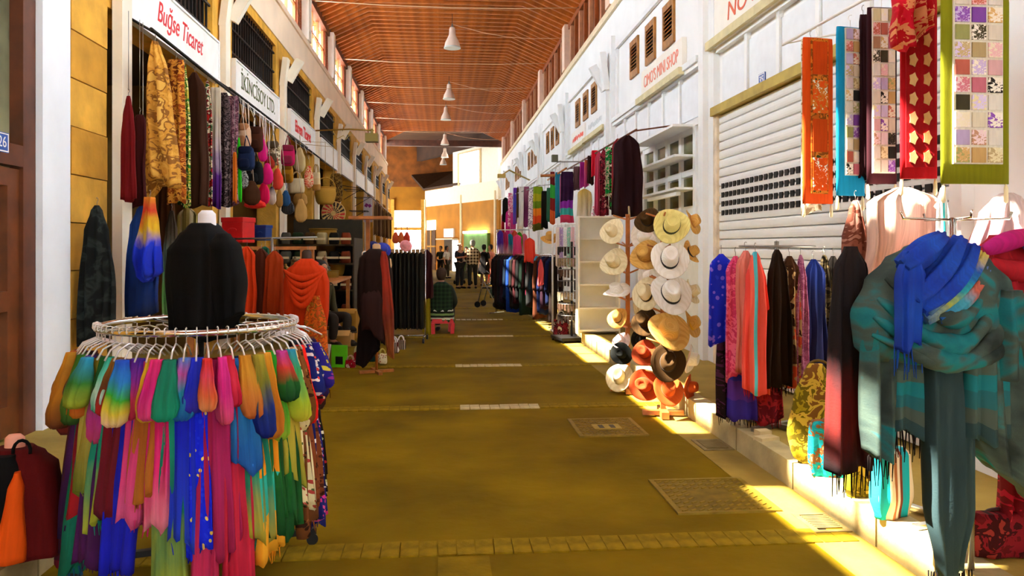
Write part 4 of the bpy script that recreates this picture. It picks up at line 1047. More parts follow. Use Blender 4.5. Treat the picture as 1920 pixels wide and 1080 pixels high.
for x in (-.6, .7):
    for y in (-.3, .3): piece('leg', 'dtl', lambda: MB().box(-.03, .03, -.03, .03, 0, 1.4), WOOD, tb, (x, y, 0))
# second table with basket goods
tb = thing('display_table', 'low wooden table carrying straw baskets beside the left pavement', 'table', (-2.25, 13.0, .16))
MB().box(-.6, .6, -2.0, 1.6, .86, .9).build('table_top', WOOD, tb)
for x in (-.55, .55):
    for y in (-1.9, 1.5): piece('leg', 'dtl2', lambda: MB().box(-.03, .03, -.03, .03, 0, .86), WOOD, tb, (x, y, 0))
rnd = random.Random(5)
for i in range(14):
    cols_ = ['#7a5a24', '#5a4420', '#8a7030', '#3c3018', '#a08034', '#4a5a24', '#6a3a1c', '#2c3c20', '#946c2c', '#5c2c1c', '#b09048', '#40402c', '#705024', '#886038'][i]
    nm = ['ochre', 'brown', 'gold', 'black-brown', 'yellow', 'olive', 'russet', 'dark green', 'honey', 'reddish', 'pale straw', 'grey-green', 'nut brown', 'tan'][i]
    p = Vector((-2.75+.55*(i % 2)+.1*(i % 3), 11.3+.24*i, 1.06))
    t = thing('pot', '%s lidded jar on the crowded basket table' % nm, 'jar', p, 0, 'jars on the basket table')
    r_ = rnd.uniform(.07, .11); h_ = rnd.uniform(.14, .34)
    MB().lathe([(r_*.6, 0), (r_, h_*.3), (r_*.95, h_*.65), (r_*.55, h_*.9), (r_*.6, h_)], 14).build('body', simple(cols_, .6, 0, .2, 14), t)
    MB().lathe([(r_*.66, h_), (r_*.6, h_+.02), (r_*.15, h_+.04), (r_*.18, h_+.07)], 12).build('lid', simple(cols_, .5, 0, .2, 14), t)
# dark mannequin on a wooden stand
DK = C('plain', '#24130f'); DK2 = C('plain', '#180c0c'); RS = C('dye', '#a02810', '#c0381a', '#8a3418', '#a85a24')
p = at_floor(706, 699)
t = thing('mannequin', 'mannequin in dark brown shawls with a rust scarf, on a wooden stand', 'mannequin', p, -YAW)
stand(t, 1.0, WOOD, .22)
torso(t, .95, simple('#caa070', .6, 0, .05), .98)
drape('shawl', .44, .34, .98, DK, t, [(0, .3, .45), (.05, .6, .75), (.13, .9, .95), (.4, 1, 1), (.75, 1, 1), (1, .7, .8)], 5, .02, .05, seed=331, n=44, rows=26, loc=(-.02, 0, 1.57))
drape('shawl_wrap', .36, .2, .62, C('plain', '#38201e'), t, [(0, .5, .5), (.3, .9, 1), (1, .8, .9)], 4, .02, .05, slant=-.08, seed=332, n=30, rows=20, loc=(-.02, -.1, 1.12))
drape('rust_scarf', .15, .10, 1.28, RS, t, [(0, .35, .4), (.1, .7, .8), (.6, 1, 1), (1, .6, .8)], 2, .015, .05, seed=333, n=24, rows=22, loc=(.11, -.13, 1.54), lean=(.09, 0))
drape('dark_end', .3, .12, .5, DK2, t, 'tail', 3, .02, .06, slant=.08, seed=334, loc=(-.1, -.02, .68))
# bottom-left jacket on a bust
p = at_x(38, 850, -1.92); p = at(28, 900, 3.7); p = Vector((p.x, p.y, .16))
t = thing('mannequin', 'headless pink bust in a black, orange and maroon jacket at the lower left corner', 'mannequin', p, .25)
MB().box(-.13, .13, -.1, .1, 0, .03).build('base', BLACK, t)
torso(t, .0, simple('#eda68e', .55, 0, .03), .80)
drape('jacket', .42, .30, .49, C('plain', '#5c0a0c'), t, [(0, .36, .5), (.08, .6, .75), (.2, .85, .95), (.6, 1, 1), (1, 1.12, 1.08)], 4, .014, .0, seed=341, n=40, rows=22, loc=(0, 0, .50))
drape('jacket_front', .25, .14, .47, BK, t, [(0, .6, .6), (.2, .9, .9), (1, 1, 1)], 3, .01, 0, seed=342, n=24, rows=16, loc=(-.05, -.10, .485))
drape('orange_panel', .11, .09, .40, C('plain', '#f05a10'), t, [(0, .2, .5), (.2, .6, .9), (1, 1.2, 1)], 1, .008, 0, seed=343, n=20, rows=14, loc=(.045, -.155, .42), lean=(-.03, -.01))
b = MB().tube([(.05+.035*math.cos(a), -.1, .50+.05*math.sin(a)) for a in [-.3+k*.45 for k in range(9)]], .008, 6); ensure_uv(b).build('hanging_loop', BK, t)
MB().obox((-.09, -.18, .24), (.008, .006, .03)).build('zip_pull', CHROME, t)

# ------------------------------------------------ trouser rack further down
p0 = at_floor(775, 640)
t = thing('clothes_rack', 'wheeled chrome rail of dark trousers down the left of the street', 'clothes rack', (-.62, 13.4, 0), -YAW)
MB().tube([(-.34, .0, .1), (-.34, 0, 1.55), (.34, 0, 1.55), (.34, 0, .1)], .014, 8).build('frame', CHROME, t)
MB().tube([(-.34, -.3, .1), (-.34, .3, .1)], .014, 8).build('foot', CHROME, t); MB().tube([(.34, -.3, .1), (.34, .3, .1)], .014, 8).build('foot', CHROME, t)
MB().tube([(-.34, 0, .1), (.34, 0, .1)], .012, 8).build('cross_bar', CHROME, t)
for x in (-.34, .34):
    for y in (-.3, .3): piece('caster', 'cst', lambda: MB().tube([(-.015, 0, .04), (.015, 0, .04)], .04, 12), IRON, t, (x, y, 0))
for i in range(9):
    x = -.28+i*.07
    nm = ['leftmost', 'second', 'third', 'fourth', 'middle', 'sixth', 'seventh', 'eighth', 'rightmost'][i]
    q = Vector((x, 0, 0)); q.rotate(Matrix.Rotation(-YAW, 3, 'Z'))
    g = thing('trousers', 'dark grey-green trousers clipped to the wheeled rail, %s pair' % nm, 'trousers', (-.62+q.x, 13.4+q.y-.02, 1.50), -YAW+.15, 'trousers on the wheeled rail')
    col = ['#1c1c16', '#23221a', '#191a18', '#2a281e', '#1e1d1a', '#26241c', '#181816', '#2c2a22', '#201f1a'][i]
    for s in (-1, 1): drape('trouser_leg', .05, .16, 1.28, C('plain', col), g, 'flat', 1, .006, .01, seed=350+i*2+s, n=14, rows=12, loc=(s*.014, s*.05, 0))
    MB().box(-.03, .03, -.1, .1, -.02, .05).build('waistband', simple('#8a6a3c', .6, 0, .1), g); hook_wire(g, CHROME, .07).location = (0, 0, .04)
hang('jacket', 'maroon jacket at the right end of the wheeled rail', 'jacket', C('plain', '#381214'), 800, 24, 468, 560, dep=13.9, style='coat', seed=371, d=.2)
hang('garment', 'yellow-olive long garment beside the seated person', 'garment', C('plain', '#a8941c'), 800, 16, 540, 625, dep=13.9, style='tail', seed=372, hook=False)
def cap(label, px, py, w_, dep, hexc, up):
    t = thing('cap', label, 'hat', at(px, py, dep)); r = w_/2/1480*dep
    m_ = simple(hexc, .7, 0, .1, 20)
    MB().lathe([(r*.7, 0), (r*.7, r*.3), (r*.6, r*.6), (r*.3, r*.78), (.01, r*.82)], 16).build('crown', m_, t)
    MB().lathe([(r*.66, 0), (r, -.01), (r, .01), (r*.66, .03)], 20).build('brim', m_, t)
    t.rotation_euler = Vector((0, 0, 1)).rotation_difference(Vector(up)).to_euler()
cap('pink sun hat resting on the trouser rail', 761, 461, 24, 13.2, '#f09aa0', (.2, -.8, .5))
cap('blue cap with yellow emblem above the dark mannequin', 716, 470, 34, 10.6, '#1c2c9a', (0, -.85, .5))
cap('navy cap behind the dark mannequin', 700, 462, 22, 11.4, '#14206a', (.2, -.8, .5))
for i, (px, c_, lab) in enumerate([(742, '#c8502c', 'coral'), (752, '#d86a34', 'salmon orange'), (763, '#c83c28', 'brick red')]):
    bag('shoulder_bag', lab+' soft bag hanging above the trouser rail', 'pouch', px, 446, 13, 22, -1.2, c_, c_, 'soft bags above the trouser rail', dep=14.6, seed=380+i)
t = thing('evil_eye', 'white and blue glass eye ornament at the left stall', 'ornament', at(684, 476, 11), -YAW)
for r_, y, c_ in ((.045, 0, '#f4f4f0'), (.026, -.012, '#2a8ac0'), (.013, -.022, '#10204a')):
    MB().lathe([(.002, -.012), (r_*.8, -.01), (r_, 0), (r_*.8, .01), (.002, .012)], 18).build('disc', simple(c_, .2, 0, 0), t).location = (0, y, 0)
for o in t.children: o.rotation_euler = (PI/2, 0, 0)
MB().tube([(0, 0, .04), (0, 0, .5)], .003, 5).build('cord', STEEL, t)
t = thing('stall_post', 'wooden stall post with arms behind the dark mannequin', 'post', (at(690, 470, 11.3).x, at(690, 470, 11.3).y, 0), -YAW)
MB().box(-.025, .025, -.025, .025, 0, 2.02).build('post', WOOD, t); MB().box(-.2, .35, -.4, .02, 1.98, 2.02).build('cross_arm', WOOD, t)
for x, y, z in ((.2, -.55, 1.53), (.1, .05, 1.58)): MB().tube([(0, 0, z-.06), (x, y, z)], .01, 6).build('peg', WOOD, t)
MB().box(-.16, .16, -.16, .16, 0, .04).build('foot', WOOD, t)
# stall shelving behind the dark mannequin
t = thing('stall_shelf', 'dark stall shelf crowded with goods behind the dark mannequin', 'shelf', (-2.35, 15.6, .16), 0)
MB().box(-.7, .7, 1.0, 1.04, 0, 2.0).build('back', simple('#2a2414', .8, 0, .2), t)
for z in (.1, .6, 1.1, 1.45): piece('shelf', 'ssh', lambda: MB().box(-.7, .7, -.6, 1.0, 0, .03), simple('#4a3a1c', .7, 0, .2), t, (0, 0, z))
for x in (-.7, .68): piece('upright', 'sup', lambda: MB().box(0, .03, -.6, 1.0, 0, 1.6), simple('#3a2c16', .7, 0, .2), t, (x, 0, 0))
rnd = random.Random(9)
for i in range(24):
    z = (.29, .79, 1.29, 1.64)[i % 4]; k = i//4
    nm = ['grey', 'dark green', 'brown', 'cream', 'black', 'rust'][k]+' folded goods on the '+['lowest', 'second', 'third', 'top'][i % 4]+' tier of the dark stall shelf'
    cc_ = ['#5a5648', '#24341c', '#4a3418', '#b0a070', '#16140f', '#7a3418'][k]
    o = thing('folded_goods', nm, 'goods', (-2.9+k*.22, 15.05, z), rnd.uniform(-.2, .2), 'goods on the dark stall shelf')
    drape('bundle', .19, .26, .22, C('plain', cc_), o, [(0, .7, .8), (.2, .95, 1), (.8, 1, 1), (1, .9, .9)], 1, .008, 0, seed=390+i, n=14, rows=6, loc=(0, 0, .22), power=.5)
    MB().box(-.1, .1, -.005, .005, .08, .12).build('tie', simple('#cbb88a', .7, 0, 0), o).location = (0, -.14, 0)
# boxes, board and handbags on the ground
def floor_box(name, label, cat, px, py, w_, h_, d_, hexc, z=0, open_=False):
    p = at_floor(px, py, z); D = 1480*(1.6-z)/(py-462); w = w_/1480*D; h = h_/1480*D
    t = thing(name, label, cat, p, -YAW)
    m_ = simple(hexc, .8, 0, .1, 6)
    MB().box(-w/2, w/2, 0, d_, 0, h).build('carton', m_, t)
    MB().obox((0, -.05, h+.0), (w, .14, .006), Matrix.Rotation(.5, 3, 'X')).build('flap', m_, t)
    return t
bx1 = floor_box('carton', 'low cardboard carton of dark shoes on the left pavement', 'box', 640, 650, 34, 26, .3, '#c89a54', .166)
bx2 = floor_box('carton', 'taller cardboard carton behind the shoes', 'box', 645, 635, 44, 52, .3, '#a87a24', .166)
for i in range(4):
    q = bx1.location+Vector((-.11+.075*i, .1+.02*(i % 2), .20))
    t = thing('shoe', 'black shoe in the carton, %s from the left' % ('first', 'second', 'third', 'fourth')[i], 'shoe', q, .4*i, 'shoes in the carton')
    MB().lathe([(.03, 0), (.042, .02), (.04, .05), (.03, .07), (.024, .08)], 12, sx=1, sy=2.4).build('upper', BLACK, t)
    MB().lathe([(.04, -.015), (.044, 0), (.04, .006)], 12, sx=1, sy=2.5).build('sole', simple('#3a342c', .6, 0, 0), t)
p = at_floor(636, 690)
t = thing('cut_out', 'bright lime green cut-out board leaning by the left kerb', 'board', p, -.3)
MB().box(-.11, .11, 0, .02, 0, .30).build('panel', simple('#6cf01c', .5, 0, .05), t); MB().box(-.05, .05, -.004, .0, .05, .15).build('black_mark', BLACK, t)
t = thing('board', 'plain white board leaning beside the lime green cut-out', 'board', p+Vector((-.19, -.12, 0)), -.2)
MB().obox((0, 0, .17), (.16, .015, .34), Matrix.Rotation(-.12, 3, 'X') @ Matrix.Rotation(.12, 3, 'Y')).build('panel', simple('#e6e4e2', .5, 0, .02), t)
MB().obox((0, .05, .12), (.02, .015, .24), Matrix.Rotation(.25, 3, 'X')).build('prop', WOOD, t)
GH = 'handbags on the ground by the left kerb'
HB = [('red tote handbag with cream straps by the left kerb', 671, 684, 18, 30, '#a81420', '#e8d8b0'),
 ('crimson patterned handbag beside the red tote', 657, 690, 20, 20, C('paisley', '#b01430', '#e8d0c8', '#8a0c24', '#b01430', s=1.2), '#d8b8a0'),
 ('cream floral handbag under the dark mannequin', 717, 682, 18, 24, C('print', '#e6dcb0', '#b06a4a', '#6a7a3a'), '#d8c860'),
 ('white-strapped striped handbag behind the dark mannequin', 738, 662, 22, 26, C('stripe', '#5a2c24', '#e8e0d4', '#3a1c18', s=5), '#f0ece4'),
 ('brown and cream handbag near the trouser rail', 752, 655, 18, 22, C('stripe', '#4a2418', '#cbb8a0', '#2a1410', s=5), '#e8e0d4'),
 ('teal dark handbag at the foot of the dark mannequin', 699, 678, 14, 28, '#0e3a3c', '#0a2c2e')]
for i, (lab, px, py, w_, h_, c1, c2) in enumerate(HB):
    D = 2368/(py-462); bag('handbag', lab, 'tote', px, py-h_/2, w_, h_, 0, c1, c2, GH, dep=D, seed=410+i, rot=.3*(i % 3-1))
# ================================================================ RIGHT SIDE
# ------------------------------------------------ hats and hat stands
def hat(label, p, up, r, hexc, band, group, kind='fedora', spin=0.0):
    t = thing('hat', label, 'hat', p, 0, group)
    q = Vector((0, 0, 1)).rotation_difference(Vector(up).normalized()) @ Quaternion((0, 0, 1), spin)
    t.rotation_mode = 'QUATERNION'; t.rotation_quaternion = q
    m_ = C('plaid', hexc[0], hexc[1], s=9) if isinstance(hexc, tuple) else C('plain', hexc)
    k = r/.19; roll = .045*k
    def brim(x, y, z, a, rr): return (x*.92, y*1.06, z+roll*((rr/r)**2)*abs(math.cos(a))**2-.012*k*((rr/r)**2)*abs(math.sin(a)))
    b = MB().lathe([(.078*k, .004), (.11*k, .0), (.15*k, -.002), (r*.97, .0), (r, .004), (r*.97, .009), (.15*k, .006), (.078*k, .012)], 30, fn=brim); ensure_uv(b).build('brim', m_, t)
    def crown(x, y, z, a, rr):
        pinch = max(0, (z-.06*k)/(.07*k))
        x *= 1-.22*pinch*max(0, -math.sin(a)); 
        if rr < .045*k: z -= .028*k*(1 if kind == 'fedora' else 0)
        return (x*.86, y*1.08, z)
    b = MB().lathe([(.094*k, .0), (.092*k, .03*k), (.086*k, .08*k), (.076*k, .118*k), (.06*k, .13*k), (.036*k, .13*k), (.008*k, .128*k)], 26, fn=crown); cr_ = ensure_uv(b).build('crown', m_, t)
    if band:
        MB().lathe([(.0945*k, .006), (.097*k, .012*k), (.0945*k, .036*k), (.09*k, .036*k)], 26, sx=.87, sy=1.09).build('hat_band', simple(band, .6, 0, .05), cr_)
    return t
def hat_stand(label, px, py, top):
    p = at_floor(px, py); D = 2368/(py-462)
    t = thing('hat_stand', label, 'hat stand', p, -.15)
    H = 1.6+(462-top)/1480*D
    MB().box(-.022, .022, -.022, .022, .06, H).build('post', WOOD, t)
    MB().box(-.19, .19, -.035, .035, .02, .06).build('foot', WOOD, t); MB().box(-.034, .034, -.19, .19, .015, .075).build('foot', WOOD, t)
    for i in range(6):
        z = H-.06-i*.295
        for a in (0, PI/2, PI, 3*PI/2):
            piece('peg', 'peg', lambda: MB().tube([(0, 0, 0), (0, -.16, .05)], .009, 6), WOOD, t, (0, 0, z), (0, 0, a+.3*i))
    return t, p, D
sA, pA, dA = hat_stand('wooden hat stand in front, crowded with straw and felt hats', 1243, 781, 398)
sB, pB, dB = hat_stand('wooden hat stand at the back left, with pale hats', 1177, 736, 402)
GHt = 'hats on the two wooden stands'
TAN = ('#d8a95a', '#c08f42'); CRM = ('#efe2bc', '#dccb9c'); WHT = ('#f6f2ea', '#e6e0d2'); YEL = ('#ecdf8c', '#d8c874'); DKB = ('#4a3212', '#38240c')
HT = [ # label, px, py, width px, depth, up, colour, band
 ('yellow straw hat with dark band at the top front of the hat stand', 1259, 424, 64, dA-.12, (-.1, -.85, .5), YEL, '#3a3a12'),
 ('large white hat with black band, upper of two on the front stand', 1255, 487, 68, dA-.14, (-.1, -.85, .52), WHT, '#1c1a12'),
 ('large white hat with black band, lower of two on the front stand', 1257, 552, 72, dA-.14, (-.05, -.84, .54), WHT, '#1c1a12'),
 ('wide tan straw cowboy hat at the middle of the front stand', 1253, 622, 70, dA-.15, (0, -.8, .6), TAN, '#c89a50'),
 ('dark brown felt hat low on the front stand', 1252, 680, 62, dA-.13, (-.1, -.9, .42), '#4a3216', '#2c1c0a'),
 ('orange felt hat lowest on the front stand', 1252, 732, 54, dA-.13, (0, -.8, .6), '#d05a22', '#a03c10'),
 ('tan straw hat at the top right of the front stand', 1296, 417, 44, dA+.02, (.75, -.5, .45), TAN, '#b07a34'),
 ('small tan hat with black band on the upper right of the front stand', 1293, 474, 44, dA+.02, (.75, -.5, .45), TAN, '#1c160c'),
 ('cream tan hat behind the lower white hat', 1294, 548, 46, dA+.04, (.8, -.45, .4), CRM, '#d8b070'),
 ('tan straw hat at the right of the wide cowboy hat', 1294, 608, 48, dA+.04, (.75, -.5, .45), TAN, '#d8a020'),
 ('white hat tilted down at the lower right of the front stand', 1292, 672, 46, dA+.05, (.8, -.5, -.1), WHT, None),
 ('orange felt hat at the bottom right of the front stand', 1290, 726, 46, dA+.04, (.8, -.5, .1), '#c8501c', '#a03c10'),
 ('dark olive straw fedora at the top between the two stands', 1215, 414, 48, dA+.15, (-.55, -.6, .5), DKB, '#1c1408'),
 ('tan fedora with yellow tag on the upper left of the front stand', 1212, 480, 58, dA+.12, (-.6, -.65, .5), TAN, '#a8742c'),
 ('pale tan hat on the left of the lower white hat', 1214, 550, 56, dA+.12, (-.7, -.6, .35), CRM, '#2c2010'),
 ('dark brown hat left of the wide cowboy hat', 1210, 604, 50, dA+.16, (-.6, -.6, .5), DKB, '#140e06'),
 ('rust red felt hat left of the dark brown hat', 1209, 662, 46, dA+.14, (-.6, -.65, .45), '#a8401a', '#701c0c'),
 ('burnt orange hat at the bottom left of the front stand', 1209, 722, 54, dA+.14, (-.5, -.7, .2), '#b8481c', '#7a2a0e'),
 ('white hat behind the dark olive fedora', 1204, 446, 50, dB-.1, (.3, -.8, .5), WHT, None),
 ('white floppy hat behind the tan fedora', 1212, 522, 46, dB-.1, (.4, -.8, .4), WHT, None),
 ('cream straw hat half hidden behind the dark brown hat', 1203, 583, 40, dB-.05, (.3, -.85, .4), CRM, '#b89858'),
 ('black hat half hidden above the rust red hat', 1199, 638, 36, dB-.08, (.3, -.8, .5), '#14120e', '#0a0806'),
 ('cream round hat at the top left of the back stand', 1149, 434, 46, dB-.08, (-.6, -.65, .45), CRM, None),
 ('cream floppy hat with cord, second down on the back stand', 1152, 492, 52, dB-.08, (-.6, -.6, .5), CRM, '#d8cc9c'),
 ('white hat with drooping brim in the middle of the back stand', 1157, 548, 46, dB-.06, (-.35, -.3, .88), WHT, '#efe8d8'),
 ('small tan straw hat on the left of the back stand', 1159, 597, 38, dB-.06, (-.5, -.6, .6), TAN, '#6a4c20'),
 ('white and pink hat above the black cap on the back stand', 1166, 640, 34, dB-.03, (-.5, -.5, .7), ('#f0e2e0', '#e0c8cc'), None),
 ('black cap low on the back stand', 1165, 663, 38, dB-.12, (-.5, -.8, .3), '#10120f', None),
 ('cream hat lowest on the back stand', 1162, 708, 48, dB-.08, (-.4, -.7, .55), CRM, '#d8cc9c'),
]
for i, (lab, px, py, w_, dep, up, c_, bd) in enumerate(HT):
    hat(lab, at(px, py, dep), up, w_/2/1480*dep*1.15, c_, bd, GHt, spin=.6*((i*37) % 7-3)*.3)
# ------------------------------------------------ white shelf unit
p = Vector((2.52, 12.55, .17))
t = thing('shelf_unit', 'empty white shelf unit behind the hat stands', 'shelf', p, -YAW+.05)
W1 = simple('#ece6d6', .5, 0, .02)
MB().box(-.32, .34, .3, .32, 0, 1.92).build('back_panel', W1, t)
for x in (-.34, .32): piece('side_panel', 'susp', lambda: MB().box(0, .025, 0, .32, 0, 1.92), W1, t, (x, 0, 0))
for z in (.06, .42, .8, 1.17, 1.54, 1.895): piece('shelf', 'sush', lambda: MB().box(-.32, .33, .01, .31, 0, .022), W1, t, (0, 0, z))
# ------------------------------------------------ round shawl rack on the pavement
SX, SY = 2.62, 6.0
p = Vector((SX, SY, .17))
t = thing('shawl_rack', 'round rack of pashmina shawls on the right pavement', 'clothes rack', p, 0)
MB().tube([(0, 0, .03), (0, 0, 1.47)], .018, 10).build('pole', STEEL, t)
MB().tube([(.28*math.cos(a), .28*math.sin(a), 1.43) for a in [2*PI*k/30 for k in range(30)]], .009, 8, True).build('ring', STEEL, t)
for k in range(3): MB().tube([(0, 0, 1.43), (.28*math.cos(2.1*k), .28*math.sin(2.1*k), 1.43)], .007, 6).build('spoke', STEEL, t)
for k in range(4):
    a = .5+PI/2*k
    MB().obox((.14*math.cos(a), .14*math.sin(a), .025), (.28, .04, .035), Matrix.Rotation(a, 3, 'Z')).build('foot', STEEL, t)
GSh = 'shawls on the round pavement rack'
BKF = C('plain', '#140c0c')
SHW = [
 ('royal blue shawl with lilac flowers at the left of the pavement rack', 1352, 44, 476, 640, 6.15, C('print', '#1c2cd0', '#8a6ae8', '#2a3ce0', s=.6), .02, None),
 ('dark fringed shawl hanging lowest at the left of the pavement rack', 1366, 46, 520, 775, 6.3, C('paisley', '#2c1410', '#4a1c3a', '#1c0c0c', '#5a2450', s=.7), .03, 'k'),
 ('rose pink shawl beside the royal blue one', 1379, 38, 480, 705, 6.0, C('paisley', '#e0487c', '#c8386a', '#e86a90', '#d0406c', s=1), .02, None),
 ('purple and teal fringed shawl low under the coral ones', 1391, 54, 600, 785, 6.2, C('band', '#12707c', '#105a6c', '#2c2c9a', '#5a3090', '#3a2a8c'), -.02, 'k'),
 ('salmon pink shawl in the middle of the coral shawls', 1398, 34, 470, 690, 5.92, C('plain', '#f08a7c'), .02, None),
 ('coral red shawl with a light blue stripe and red fringe', 1416, 52, 472, 735, 5.82, C('stripe', '#58c4dc', '#f0584c', '#f0584c', '#e84a44', '#f0685c', s=.9), -.03, 'r'),
 ('deep red shawl hanging to a point low behind the coral shawl', 1440, 50, 560, 790, 6.15, C('paisley', '#8a1c28', '#a82430', '#6a1424', '#9a2c38', s=.8), .02, 'r'),
 ('plain dark brown shawl in the middle of the pavement rack', 1456, 50, 468, 722, 5.85, C('plain', '#241509'), 0, 'k'),
 ('brown shawl with an embroidered rosette border', 1480, 42, 480, 725, 5.95, C('paisley', '#3a2212', '#4a2c18', '#3a2010', '#b09060', '#c84a2c', s=.55), .02, 'k'),
 ('mauve pink shawl edge on the right of the rosette shawl', 1501, 30, 478, 716, 5.95, C('paisley', '#b0648c', '#c07a9c', '#9a5078', '#b86c90', s=1.4), -.02, None),
 ('navy blue shawl on the right of the pavement rack', 1525, 40, 486, 690, 6.05, C('dye', '#1a3a9a', '#1c2c6a', '#1a2050', '#1c1c48'), .02, None),
 ('olive black patterned shawl beside the navy one', 1545, 32, 478, 700, 6.15, C('paisley', '#2a2010', '#3c3018', '#201808', '#5a4c30', s=1), 0, None),
 ('plain black shawl at the right end of the pavement rack', 1562, 40, 480, 745, 6.25, C('plain', '#16100c'), -.03, 'k'),
]
for i, (lab, px, w_, y0, y1, dep, m_, sl, fr) in enumerate(SHW):
    hang('shawl', lab, 'shawl', m_, px, w_, y0, y1, dep=dep, style='shawl' if i % 2 else 'coat', folds=3, slant=sl, seed=500+i, group=GSh, rot=.25*((i*5) % 3-1), d=.09, fr={None: None, 'k': BKF, 'r': C('plain', '#c8242c')}[fr], hook=y0 < 500)
tag(MB().obox((0, 0, 0), (.16, .1, .03), Matrix.Rotation(.3, 3, 'Z')).obox((.02, .11, .012), (.1, .09, .05), Matrix.Rotation(.1, 3, 'Z')).build('wood_block', simple('#cdb98a', .7, 0, .1)), 'pale wooden block wedged under the pavement rack foot', 'block').location = at_floor(1437, 822, .185)
# ------------------------------------------------ quilts on the high rail
rail('thin white rail high on the right carrying the quilts', (2.76, 3.5, 3.2), (2.76, 6.2, 3.24), .012, WHITE, drops=((.02, (.62, 0, .12)), (.55, (.62, 0, .12)), (.98, (.62, 0, .12))))
GQ = 'patchwork quilts on the high right rail'
PCOL = ['#efe4d4', '#f2e8dc', '#d87a8c', '#e8dcb0', '#cbb6e0', '#2a2622', '#eab8bc', '#a8a868', '#f0e6cc', '#c09070', '#dccdf0', '#8a50b4', '#f4eee2', '#c86a58', '#d8b070', '#f0e8e0', '#f0d8dc', '#c0a878', '#f4ece0', '#4a4430', '#ecdcc4']
def quilt(label, px, w_, y0, y1, X, border, field, cols, rws, rot, pcols, bw=.16, seed=0, motif=False, extra=None, foot=.06):
    D = depth_x(px, X); p = at(px, y0, D); w = w_/1480*D; L = (y1-y0)/1480*D
    t = thing('quilt', label, 'quilt', p, -YAW+rot, GQ)
    drape('border', w, .035, L, border, t, 'flat', 2, .003, 0, seed=seed, n=24, rows=10, power=.5)
    fw, z0, z1 = w*(1-2*bw), -.01, -L*(1-foot)
    b = MB().box(-fw/2, fw/2, -.026, -.012, z1, z0); ensure_uv(b).build('field', field, t)
    rnd = random.Random(seed); pw, ph_ = fw/cols, (z0-z1)/rws
    for r in range(rws):
        for c_ in range(cols):
            m_ = C('paisley', *[pcols[(r*cols+c_*5+seed+k*7) % len(pcols)] for k in (0, 0, 1)], field_cols, s=2.2) if not motif and (r+c_) % 2 else C('plain', pcols[(r*3+c_*7+seed) % len(pcols)])
            def pt():
                if motif:
                    b = MB(); n_ = 10
                    for y in (-.006, 0): b.v += [(pw*.33*math.cos(2*PI*k/n_)*(1-.3*(k % 2)), y, ph_*.38*math.sin(2*PI*k/n_)*(1-.25*(k % 2))) for k in range(n_)]
                    b.f = [tuple(range(n_)), tuple(range(2*n_-1, n_-1, -1))]+[(k, n_+k, n_+(k+1) % n_, (k+1) % n_) for k in range(n_)]
                    return ensure_uv(b)
                return ensure_uv(MB().box(-pw*.42, pw*.42, -.006, 0, -ph_*.42, ph_*.42))
            piece('patch', ('qp', label), pt, m_, t, ((c_-(cols-1)/2)*pw, -.027, z0-ph_*(r+.5)))
    for s in (-1, 1):
        MB().lathe([(.004, 0), (.01, -.02), (.012, -.09), (.003, -.1)], 8).build('tassel', simple('#f2e4b8', .8, 0, .05), t).location = (s*w*.46, 0, -L)
    hook_wire(t, WHITE, .1)
    return t
field_cols = '#f1ead6'
FC = C('plain', '#f2ecdc')
quilt('cream patchwork quilt with an olive green velvet border, rightmost', 1828, 136, -22, 345, 2.76, C('plain', '#8a8c14'), FC, 3, 10, .1, PCOL, .14, 1, foot=.1)
quilt('red quilt with rows of golden motifs', 1722, 66, -16, 335, 2.78, C('plain', '#b80f1c'), C('plain', '#a8121c'), 2, 9, -.1, ['#e8b070', '#e0a860', '#f0c48c'], .12, 2, True)
quilt('cream patchwork quilt with dark maroon velvet edges', 1653, 58, 15, 345, 2.76, C('plain', '#36101a'), FC, 3, 12, .1, PCOL, .12, 3)
quilt('cream patchwork quilt with a bright blue border', 1594, 62, 52, 367, 2.74, C('plain', '#129ad0'), FC, 2, 12, .3, PCOL, .24, 4, foot=.12)
quilt('orange quilt with paisley panels and tassels, leftmost', 1533, 64, 72, 382, 2.74, C('plain', '#e8500c'), C('paisley', '#c8641c', '#8a4a14', '#d87a24', '#4a4a18', s=.8), 1, 4, .25, ['#e85410', '#d87824', '#e04c0c'], .22, 5)
hang('quilt', 'pale beige quilt edge hanging behind the orange quilt', 'quilt', C('paisley', '#d8c8a8', '#b8a07a', '#e4d8bc', '#a88a5c', s=1), 1520, 36, 74, 398, X=2.86, style='flat', d=.05, seed=521, group=GQ)
hang('quilt', 'dark maroon velvet cloth hanging between the quilts', 'quilt', C('plain', '#2c0c14'), 1618, 15, 28, 330, X=2.82, style='over', d=.06, seed=522, group=GQ)
hang('shawl', 'red folded cloth with gold print draped over the high rail', 'shawl', C('paisley', '#b80c1c', '#c8142c', '#d88a5c', '#a80c18', s=1.1), 1706, 76, -30, 76, X=2.66, style='over', d=.12, seed=523, hem=.04, slant=.05)
